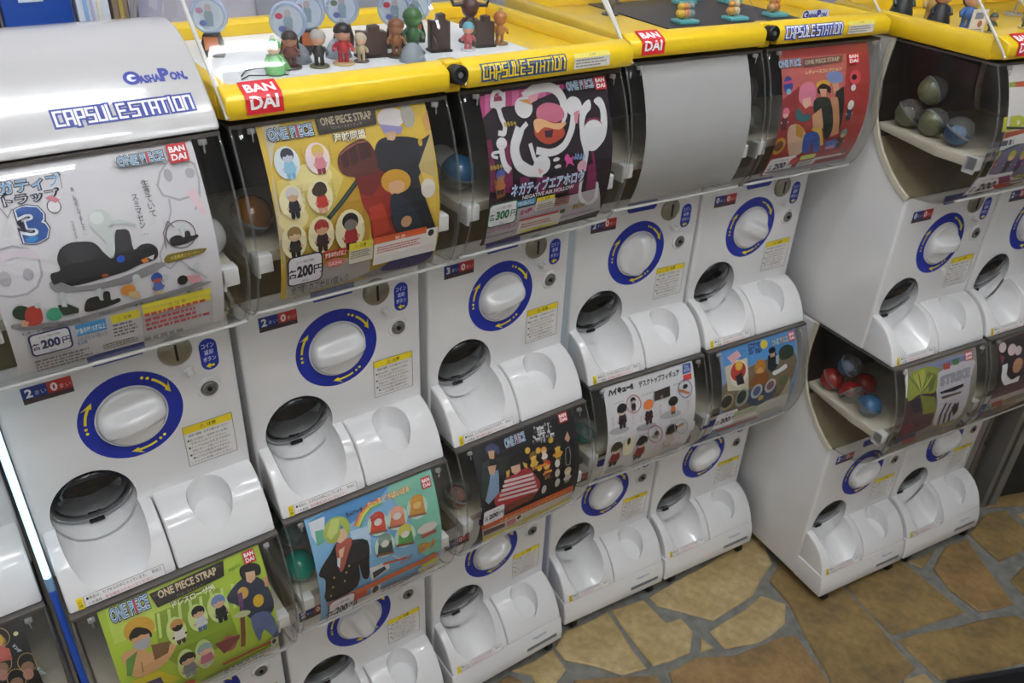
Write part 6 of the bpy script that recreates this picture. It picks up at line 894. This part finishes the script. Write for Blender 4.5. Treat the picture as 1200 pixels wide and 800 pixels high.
def display_case(col, col2, label, board, script, fill, edge):
    x, y, a0 = COLS[col]; x2, y2, _ = COLS[col2]; a = (a0+_)/2; W = math.hypot(x2-x, y2-y); xr = W+.148; xm = W/2
    t = empty('display_case', (x, y, FZ), a); tag(t, label, 'display case')
    b = MB(); b.prism_x(FASC, -.148, xm-.013); put('fascia', modded(b.mesh('f', YELLOW, 0), 'fascia', .003, (), 3, angle=60), t)
    b = MB(); b.prism_x(FASC, xm+.013, xr); put('fascia', modded(b.mesh('f', YELLOW, 0), 'fascia', .003, (), 3, angle=60), t)
    b = MB(); b.box(xm-.0125, xm+.0125, -.085, -.062, .3935, .434); put('lock_block', modded(b.mesh('f', YELLOW, 0), 'lock_block', .003, (), 3), t)
    b = MB(); b.lathe([(.0125, -.004), (.0125, .018), (.0105, .020), (.0075, .020), (.0070, .017), (.0001, .017)], (xm, -.085, .418), (0, -1, .12), 28, cap=False); lk = put('case_lock', b.mesh('case_lock', BLACK, 35), t, label='black round lock')
    b = MB(); b.lathe([(.0040, .017), (.0036, .0195), (.0001, .0195)], (xm, -.085, .418), (0, -1, .12), 14, cap=False); put('lock_core', b.mesh('lock_core', STEEL, 35), lk)
    b = MB(); b.box(-.146, xr-.002, -.070, .284, .3935, .412); put('case_floor', modded(b.mesh('f', YELLOW, 0), 'case_floor', .002, (), 2), t)
    if board:
        b = MB(); b.box(board[1], board[2], board[3], .26, .4122, .4142); put('floor_board', b.mesh('floor_board', board[0], 0), t)
    b = MB()
    b.prism([(-.148,.3935),(-.150,.397),(-.150,.422),(-.146,.430),(-.132,.432),(-.126,.425),(-.124,.4121)], lambda p, q, s_: (p, s_, q), -.069, .289)
    put('side_rim', modded(b.mesh('f', YELLOW, 0), 'side_rim', .002, (), 2), t)
    b = MB(); b.prism([(xr,.3935),(xr+.002,.397),(xr+.002,.422),(xr-.002,.430),(xr-.016,.432),(xr-.022,.425),(xr-.024,.4121)], lambda p, q, s_: (p, s_, q), -.069, .289)
    put('side_rim', modded(b.mesh('f', YELLOW, 0), 'side_rim', .002, (), 2), t)
    b = MB(); b.prism_x([(.289,.3935),(.289,.432),(.284,.436),(.270,.436),(.264,.430),(.262,.4121),(.285,.4121)], -.124, xr-.024)
    put('rear_rim', modded(b.mesh('f', YELLOW, 0), 'rear_rim', .002, (), 2), t)
    # clear hood: two halves meeting at the lock
    for x0, x1 in ((-.1495, xm-.002), (xm+.002, xr+.0015)):
        b = MB(); n = len(CASEP); vs = []; xs = [(x0, .012), (x0+.0035, .0035), (x0+.012, 0), (x1-.012, 0), (x1-.0035, .0035), (x1, .012)]
        ctr = Vector((.12, .45))
        for xx, o_ in xs:
            for i, (yy, zz) in enumerate(CASEP):
                d = ctr-Vector((yy, zz)); d = d.normalized()*o_ if 0 < i < n-1 else Vector((0, 0)); vs.append((xx, yy+d.x, zz+d.y))
        fs = [(j*n+i, (j+1)*n+i, (j+1)*n+i+1, j*n+i+1) for j in range(len(xs)-1) for i in range(n-1)]
        fs += [tuple(range(n)) if x0 < 0 else tuple(5*n+i for i in range(n))]
        b.add(vs, fs); cv = put('clear_hood', b.mesh('clear_hood', CLEAR2, 35, flip=False), t)
        xe = x0+.002 if x0 < 0 else x1-.002
        b = MB(); b.tube([(xe, yy+.004, zz-.002) for yy, zz in CASEP[:-1]], .0026, 8); put('hood_edge', b.mesh('hood_edge', LIPM, 60), cv)
    pr = Print(fasc_map, _fl[1:-1], lift=.0014); maker_mark(pr, -.104, .0225, .044, .045); o_ = put('maker_sticker', pr.meshes('maker_sticker', 0), t, label='red square maker sticker'); put('lettering', pr.meshes('lettering', 1), o_)
    pr = Print(fasc_map, _fl[1:-1], lift=.0014)
    block_word(pr, W-.119, W+.017, .0055, .0220, fill, edge, '#8f9a50' if fill != '#f4f4f8' else None); put('block_lettering', pr.meshes('block_lettering'), t, label='block lettering sticker')
    pr = Print(fasc_map, _fl[1:-1], lift=.0014)
    lx0, lx1 = W+.034, W+.100; pr.poly('#dedbd2', [[(lx0, .002), (lx1, .002), (lx1, .0225), (lx0, .0225)]]); pr.poly('#e0d264', [[(lx0, .0165), (lx1, .0165), (lx1, .0225), (lx0, .0225)]])
    pr.text('#5b5548', '⚠ 注意', (lx0+lx1)/2, .0195, .0036); fine_print(pr, '#8a857c', lx0+.003, .0035, lx1-.003, .0155, 3, 5); put('notice_sticker', pr.meshes('notice_sticker'), t)
    if script:
        pr = Print(lambda x_, z_, l: (x_, -.0745-l, z_), lift=.001); 
        pr.poly('#c8d0e8', [rrect(W-.062, .431, W+.004, .447, .006)]); gasha_word(pr, W-.029, .439, .06, .013); put('script_sticker', pr.meshes('script_sticker'), t)
    return t, W
FW = mat('white_case_floor', '#eef2f4', .35); FK = mat('black_case_board', '#2b2a2c', .45, var=.1); FY = mat('yellow_case_floor', '#e6d23c', .4)
caseA, WA = display_case('1', '2', 'yellow display case with white floor full of little figures, above the gold card', (FW, -.123, .345, -.069), False, '#f0d024', '#1f3f78')
caseB, WB = display_case('3', '4', 'yellow display case with black floor and teal plates, above the blank card', (FK, .02, .335, -.045), True, '#f4f4f8', '#24409c')
caseC, WC = display_case('5', '6', 'yellow display case with yellow floor on the separate right stack', None, False, '#f4f4f8', '#24409c')

# ================================================================ little figures and stands inside the display cases
def case_at(case, p):
    x, y, z = case.location; a = case.rotation_euler.z; c_, s_ = math.cos(a), math.sin(a)
    return (x+c_*p[0]-s_*p[1], y+s_*p[0]+c_*p[1], z+p[2])
def paintm(h): return mat('paint_'+h[1:], h, .35, var=.06, scale=80)
def figurine(case, p, h, hair, skin, cloth, base, label, group, face=-.45, robe=False, extra=None):
    """plain toy figure: base, legs, body, two arms, head with cap of hair and a strap loop; face turns it"""
    t = empty('toy_figurine', case_at(case, p), case.rotation_euler.z+face); tag(t, label, 'figurine', group)
    b = MB(); b.lathe([(h*.26, 0), (h*.27, h*.02), (h*.25, h*.05)], seg=18); b.build('stand', paintm(base), t)
    b = MB()
    if robe: b.lathe([(h*.27, h*.05), (h*.25, h*.2), (h*.17, h*.42), (h*.10, h*.55)], seg=16)
    else:
        b.lathe([(h*.13, h*.28), (h*.16, h*.36), (h*.15, h*.46), (h*.09, h*.56)], seg=14)
    b.build('body', paintm(cloth), t)
    for s_ in (-1, 1):
        if not robe:
            b = MB(); b.tube([(s_*h*.07, 0, h*.05), (s_*h*.075, 0, h*.16), (s_*h*.07, 0, h*.30)], [h*.065, h*.055, h*.06], 8); b.build('leg', paintm(cloth), t)
        b = MB(); b.tube([(s_*h*.11, 0, h*.50), (s_*h*.21, -h*.03, h*.41), (s_*h*.22, -h*.10, h*.33)], [h*.05, h*.05, h*.04], 8); b.build('arm', paintm(cloth), t)
    hd = MB(); hd.ball((0, -h*.01, h*.72), h*.19, h*.18, h*.185); hd = hd.build('head', paintm(skin), t)
    b = MB(); b.ball((0, h*.02, h*.755), h*.215, h*.205, h*.20, a0=-.1); b.ball((0, h*.07, h*.69), h*.19, h*.14, h*.18); b.build('hair', paintm(hair), hd)
    b = MB(); b.tube([(h*.04*math.cos(k*PI/5), 0, h*.985+h*.04*math.sin(k*PI/5)) for k in range(10)], h*.012, 6, closed=True); b.build('strap_loop', METAL, t)
    if extra: extra(t, h)
    return t
GA = 'figures in the white-floored case'; FZc = .4144
def cape(t, h):
    b = MB(); b.prism([(-.30, .08), (-.22, .5), (0, .58), (.22, .5), (.42, .12), (.1, .04)], lambda a_, c_, s_: (a_*h, s_*h*.1+h*.12, c_*h), 0, .3); b.build('cape', paintm('#6fae6c'), t)
figurine(caseA, (-.043, .022, FZc), .046, '#5da85e', '#d8b49a', '#74b674', '#4a6a4c', 'green hooded toy figure at the left of the case', GA, robe=True, extra=cape)
figurine(caseA, (-.012, .045, FZc), .050, '#2a211e', '#a8745a', '#6a3a30', '#3a3030', 'dark haired toy figure behind the green one', GA)
figurine(caseA, (.023, .036, FZc), .050, '#a8a49c', '#c89a7c', '#2c2a2a', '#5a5a3a', 'grey haired toy figure with a dark coat', GA)
figurine(caseA, (.058, .036, FZc), .056, '#1e1a1c', '#c8967a', '#a8242c', '#b8a070', 'black haired toy figure in red', GA)
figurine(caseA, (.143, .045, FZc), .054, '#7a4a2c', '#9a6a4c', '#8a5a34', '#3a3028', 'brown toy figure beside the dark block', GA)
figurine(caseA, (.172, .050, FZc), .066, '#3f6a3c', '#4a7a44', '#35603a', '#2c4a30', 'slim dark green toy figure', GA)
figurine(caseA, (.256, .036, FZc), .042, '#62a8b8', '#d89a80', '#b85a60', '#d0d4d8', 'small toy figure with teal hair', GA)
figurine(caseA, (.323, .052, FZc), .050, '#a86a34', '#b8763c', '#b07434', '#8a6a3c', 'orange brown toy figure at the right end', GA)
def horns(t, h):
    for s_ in (-1, 1):
        b = MB(); b.tube([(s_*h*.15, 0, h*.82), (s_*h*.38, 0, h*.80), (s_*h*.46, 0, h*.98), (s_*h*.36, 0, h*1.1)], [h*.06, h*.05, h*.04, h*.02], 8); b.build('horn', paintm('#3a2420'), t)
figurine(caseA, (.290, .085, FZc), .066, '#4a2c26', '#5a342c', '#4a2a26', '#2a2020', 'dark brown horned toy figure at the back right', GA, extra=horns)
figurine(caseA, (.085, .038, FZc), .040, '#c8b8a0', '#d8b090', '#b8a888', '#5a4a44', 'cream coloured toy figure by the one in red', GA)
def ruin(p, w_, h, label, cols='#3a2a26'):
    t = empty('castle_block', case_at(caseA, p), caseA.rotation_euler.z-.15); tag(t, label, 'toy block', 'dark toy blocks in the white-floored case')
    b = MB(); b.prism([(-w_/2, 0), (w_/2, 0), (w_*.48, h*.8), (w_*.25, h*.82), (w_*.24, h), (-w_*.1, h*.97), (-w_*.12, h*.8), (-w_*.5, h*.84)], lambda a_, c_, s_: (a_, s_, c_), -.008, .008)
    put('block', modded(b.mesh('x', paintm(cols), 0), 'block', .001, (), 2), t)
    b = MB(); b.box(-w_*.55, w_*.55, -.011, .011, 0, .003); b.build('foot', paintm('#241c1a'), t)
ruin((.112, .060, FZc), .042, .042, 'wide dark brown toy block in front of the round stands', '#45332c')
ruin((.215, .050, FZc), .030, .052, 'left of the two tall dark toy blocks')
ruin((.292, .050, FZc), .030, .044, 'right of the two tall dark toy blocks')
# round clear picture discs on black and orange pedestals
DISCM = clear('disc_rim_plastic', (.72, .80, .92), .05, 1.5, veil=.55, veil_col=(.62, .74, .95)); DPIC = mat('disc_picture', '#9ab4cc', .3, var=.5, scale=90)
def disc_stand(p, label, tone):
    t = empty('disc_stand', case_at(caseA, p), caseA.rotation_euler.z-.45); tag(t, label, 'disc stand', 'round picture discs on pedestals')
    b = MB(); b.prism([(-.014, 0), (.014, 0), (.015, .012), (.010, .030), (-.010, .030), (-.015, .012)], lambda a_, c_, s_: (a_, s_, c_), -.010, .010); pd = put('pedestal', modded(b.mesh('x', paintm('#241f22'), 0), 'pedestal', .001, (), 2), t)
    b = MB(); b.box(-.009, .009, -.0112, -.0100, .010, .027); b.build('orange_panel', paintm('#b8683a'), pd)
    b = MB(); b.tube([(.0215*math.cos(k*PI/16), 0, .053+.0215*math.sin(k*PI/16)) for k in range(32)], .0032, 8, closed=True); b.build('disc_rim', DISCM, t)
    b = MB(); b.lathe([(.0195, -.0015), (.0195, .0015)], (0, 0, .053), (0, -1, 0), 28); dd = b.build('disc', mat('disc_backing', '#c4d2e0', .3, var=.1), t)
    pr = Print(lambda x_, z_, l: (x_, -.0016-l, z_+.053), lift=.0002)
    pr.poly('#8aa0b0', [[(-.004, -.014), (.005, -.014), (.006, .002), (.002, .008), (-.003, .008), (-.006, .0)]]); pr.poly('#b8b0b4', [ell(0, .0095, .0045, .005, n=12)]); pr.poly(tone, [ell(-.011, .006, .005, .004, n=10)]); pr.poly('#6a70b0', [ell(-.008, -.010, .005, .004, n=10)])
    put('disc_picture', pr.meshes('disc_picture'), dd)
for p, l_, tn in (((-.080, .150, FZc), 'picture disc stand at the far left behind the case edge', '#b890b0'), ((.000, .075, FZc), 'picture disc stand behind the green hooded figure', '#b8405a'),
               ((.048, .125, FZc), 'picture disc stand behind the grey haired figure', '#a86a70'), ((.105, .135, FZc), 'picture disc stand behind the figure in red', '#6a7a68'),
               ((.168, .095, FZc), 'picture disc stand behind the wide dark block', '#b83a4a'), ((.215, .120, FZc), 'rearmost right picture disc stand', '#70809a')): disc_stand(p, l_, tn)
# clear half domes lying in front
GLAS = clear('dome_plastic', (.75, .8, .88), .04, 1.5, veil=.35, veil_col=(.6, .66, .74))
for p, l_ in (((.008, .072, FZc), 'clear dome beside the grey haired figure'), ((.070, .078, FZc), 'clear dome left of the figure in red'), ((.150, .012, FZc), 'small clear dome near the case lock')):
    t = empty('clear_dome', case_at(caseA, p)); tag(t, l_, 'clear dome', 'clear domes in the white-floored case')
    b = MB(); b.ball((0, 0, .003), .017, .017, .022, a0=0, seg=20); b.build('dome', GLAS, t); b = MB(); b.lathe([(.0185, 0), (.0185, .003)], seg=20); b.build('foot', paintm('#8a9098'), t)
# thin strap cords curling on the white floor
for q, l_ in ((((-.085, .03), (-.07, .055), (-.05, .06), (-.035, .05), (-.02, .03)), 'dark strap cord curling by the green hooded figure'), (((-.09, .015), (-.075, .03), (-.06, .022), (-.03, .012)), 'dark strap cord near the left case wall')):
    b = MB(); b.tube([(x_, y_, .001) for x_, y_ in q], .0008, 6); o_ = b.build('strap_cord', BLACK, None, case_at(caseA, (0, 0, FZc))); tag(o_, l_, 'cord', 'strap cords')
# teal plates with bead-like toys on the black board
GB = 'teal plates on the black board'
for (px, py), l_, cs in (((.081, .046), 'teal plate nearest the maker sticker with a yellow toy', ('#d8b440', '#d8935a', '#8a9aa0')), ((.212, .205), 'teal plate at the rear left of the black board', ('#d8c060', '#8aa0a0')),
        ((.194, .040), 'teal plate in the middle front of the black board', ('#d8a050', '#d8c8a0')), ((.318, .190), 'teal plate at the rear of the black board', ('#c87050', '#e0c0a0')), ((.262, .235), 'rearmost teal plate of the black board', ('#b8c060',)), ((.300, .045), 'teal plate beside the case lock', ('#d0a060', '#c87848'))):
    t = empty('toy_plate', case_at(caseB, (px, py, FZc)), -.15); tag(t, l_, 'toy plate', GB)
    b = MB(); b.box(-.021, .021, -.015, .015, 0, .006); put('plate', modded(b.mesh('x', paintm('#5fb4b8'), 0), 'plate', .0015, (), 2), t)
    for k, cc in enumerate(cs):
        b = MB(); b.ball((-.010+.011*k, .003, .015), .0085); b.ball((-.010+.011*k, .003, .027), .0065); b.build('toy', paintm(cc), t)
    b = MB(); b.tube([(-.006, .004, .005), (-.004, .004, .014)], .004, 8); b.build('toy_stem', BLACK, t)
figurine(caseB, (.000, .16, .4124), .060, '#8a8478', '#8a8070', '#6a665e', '#3a3a3a', 'large grey toy figure behind the left corner of the black board', 'figures on the black board')
# figures of the right case
GC = 'figures in the yellow-floored case'
figurine(caseC, (-.100, .165, .4124), .085, '#2a4a34', '#8a6a5a', '#1f2a28', '#c8c49a', 'dark green toy figure at the rear left corner', GC, robe=True)
figurine(caseC, (-.095, .085, .4124), .080, '#a03a50', '#c89a88', '#1c1c22', '#c8c88a', 'black and pink toy figure behind the little price card', GC, robe=True)
figurine(caseC, (-.050, .060, .4124), .075, '#2a2430', '#d8a890', '#3a6ab0', '#c84a50', 'blue and red toy figure right of the price card', GC)
figurine(caseC, (-.018, .030, .4124), .036, '#4a5a48', '#c8a080', '#3a4a3c', '#a09050', 'small grey green toy figure by the hood edge', GC)
figurine(caseC, (.095, .040, .4124), .040, '#5a5048', '#b8a890', '#6a6a50', '#c8b878', 'small brownish toy figure at the right edge', GC)
figurine(caseC, (-.060, .130, .4124), .085, '#c8b040', '#d8b098', '#c8a860', '#c8c49a', 'pale yellow toy figure behind the price card', GC)
t = empty('price_card', case_at(caseC, (-.086, .012, .4124)), -.35); tag(t, 'small white price card standing on the yellow floor', 'price card')
b = MB(); b.box(-.016, .016, -.0008, .0008, 0, .046); b.build('card', paintm('#e4e2dc'), t)
pr = Print(lambda x_, z_, l: (x_, -.0009-l, z_), lift=.0002); pr.poly('#8a90a8', [[(-.010, .030), (.008, .030), (.008, .041), (-.010, .041)]]); pr.poly('#b86a60', [ell(.004, .022, .005, .006, n=10)]); fine_print(pr, '#77757a', -.013, .004, .013, .014, 3, 4); put('card_print', pr.meshes('card_print'), t)
t = empty('round_sign', case_at(caseC, (.215, .13, .4124)), -.15); tag(t, 'round white sign disc standing in the right display case', 'round sign')
b = MB(); b.lathe([(.056, -.002), (.058, 0), (.056, .002)], (0, 0, .072), (0, -1, .35), 40); b.build('disc', paintm('#e9e8ee'), t)
b = MB(); b.tube([(0, .016, 0), (0, .012, .03), (0, .004, .06)], .003, 8); b.lathe([(.018, 0), (.018, .003)], (0, .016, 0), seg=18); b.build('stem', paintm('#d0d0d4'), t)

# ================================================================ lit tubes in the gaps between columns
def light_tube(x, y, z0, zm, z1, r, label, st):
    t = empty('light_tube', (x, y, 0)); tag(t, label, 'light tube', 'lit tubes between the machines')
    b = MB(); b.lathe([(r, zm+.012), (r, z1)], seg=16); b.build('bright_tube', glow('tube_white_light_%d' % round(st*100), (.55, .82, 1.0), st), t, label='glowing white-blue tube')
    b = MB(); b.lathe([(r, z0), (r, zm-.012)], seg=16); b.build('blue_tube', glow('tube_blue_light', (.02, .08, .42), .18), t, label='deep blue tube')
    b = MB(); b.lathe([(r*1.12, zm-.012), (r*1.12, zm+.012)], seg=16); b.build('joint', mat('tube_joint', '#8ab4d8', .2), t)
light_tube(-.4590, -.052, .02, FZ-.190, FZ+.36, .0048, 'glowing tube in the gap left of the hooded column', 1.25)
light_tube(.4765, .06, .02, FZ-.30, FZ+.36, .0040, 'glowing tube in the narrow gap beside the blank grey card column', .35)

# ================================================================ things on the wall behind
def wall_panel(x0, x1, z0, z1, col, label, name, cat, stripes=None, d=.03):
    t = empty(name, ((x0+x1)/2, .46, z0)); tag(t, label, cat); w_ = (x1-x0)/2
    b = MB(); b.box(-w_, w_, -d, 0, 0, z1-z0); put('panel', modded(b.mesh('x', mat(name+'_face', col, .35), 0), 'panel', .002, (), 2), t)
    if stripes:
        for a0, a1, c0, c1, cc in stripes:
            b = MB(); b.box(-w_+2*w_*a0, -w_+2*w_*a1, -d-.002, -d, (z1-z0)*c0, (z1-z0)*c1); b.build('stripe', paintm(cc), t)
wall_panel(-.285, -.192, FZ+.36, FZ+.62, '#1f4aa0', 'blue box hanging on the wall above the white hood', 'blue_box', 'box', ((.25, .6, .35, .42, '#c8d8dc'),))
wall_panel(-.36, -.291, FZ+.36, FZ+.62, '#16161c', 'black box hanging at the left end of the wall', 'black_box', 'box')
wall_panel(-.186, -.140, FZ+.36, FZ+.62, '#dfe6f2', 'pale striped pack hanging beside the blue box', 'striped_pack', 'pack', ((.2, .32, 0, 1, '#8ab0dc'), (.42, .5, 0, 1, '#b8b0d0'), (.62, .72, 0, 1, '#e0e0c8')))
wall_panel(-.136, -.098, FZ+.36, FZ+.62, '#8a7a68', 'brown and gold pack hanging on the wall', 'gold_pack', 'pack', ((.25, .4, 0, 1, '#b09a50'), (.6, .7, 0, 1, '#5a5060')))
wall_panel(.10, .62, FZ+.30, FZ+.70, '#a9adb8', 'grey board on the wall behind the white-floored case', 'grey_board', 'board', d=.012)

# ================================================================ aluminium door edge and dark glass at the right
ALU = mat('aluminium', '#9c9a94', .35, .7, var=.05)
t = empty('door_post', (1.800, -.375, 0), -.35); tag(t, 'grey aluminium door post right of the last machine', 'door post')
b = MB(); b.box(-.016, .0, -.03, .03, 0, 2.2); b.build('inner_strip', ALU, t); b = MB(); b.box(.003, .012, -.02, .03, 0, 2.2); b.build('gasket', BLACK, t); b = MB(); b.box(.014, .040, -.03, .03, 0, 2.2); b.build('outer_strip', ALU, t)
b = MB(); b.box(.042, 1.5, -.005, .02, 0, 2.2); o_ = b.build('door_1', DARKW, None, (1.800, -.375, 0)); o_.rotation_euler.z = -.35; struct(o_)
t = empty('side_panel', (1.682, -.300, 0), -.405); tag(t, 'grey upright panel between the last machine and the door post', 'panel')
b = MB(); b.box(0, .098, 0, .012, 0, 1.6); b.build('board', mat('taupe_panel', '#8a807c', .5), t); b = MB(); b.box(.088, .098, -.004, -.0002, 0, 1.6); b.build('edge_strip', ALU, t)
t = empty('floor_mat', (1.33, -.80, 0), -.42); tag(t, 'black rubber mat at the bottom right corner of the picture', 'mat')
b = MB(); b.box(-.24, .5, -.35, .035, .0012, .012); put('mat_pad', modded(b.mesh('x', BLACK, 0), 'mat_pad', .004, (), 2), t)
b = MB(); b.box(-.245, .505, .030, .040, .0012, .014); b.build('mat_rim', mat('mat_edge', '#1c1c20', .6), t)

# ================================================================ ceiling lights
where = ['above the left machines', 'in front of the left machines', 'above the middle of the aisle', 'over the aisle behind the camera', 'by the left wall', 'at the front of the shop']
for (x, y, L, pw), wh in zip(LAMPS, where):
    t = empty('ceiling_light', (x, y, CEIL)); tag(t, 'twin tube fluorescent ceiling light ' + wh, 'ceiling light', 'fluorescent ceiling lights')
    b = MB(); b.box(-L/2-.02, L/2+.02, -.09, .09, -.04, -.0005); b.build('housing', WHITE, t)
    for s_ in (-.045, .045):
        b = MB(); b.tube([(-L/2, s_, -.062), (L/2, s_, -.062)], .016, 12); b.build('tube', glow('fluorescent_tube_%d' % round(pw*10), (.94, .97, 1.0), pw*4), t)
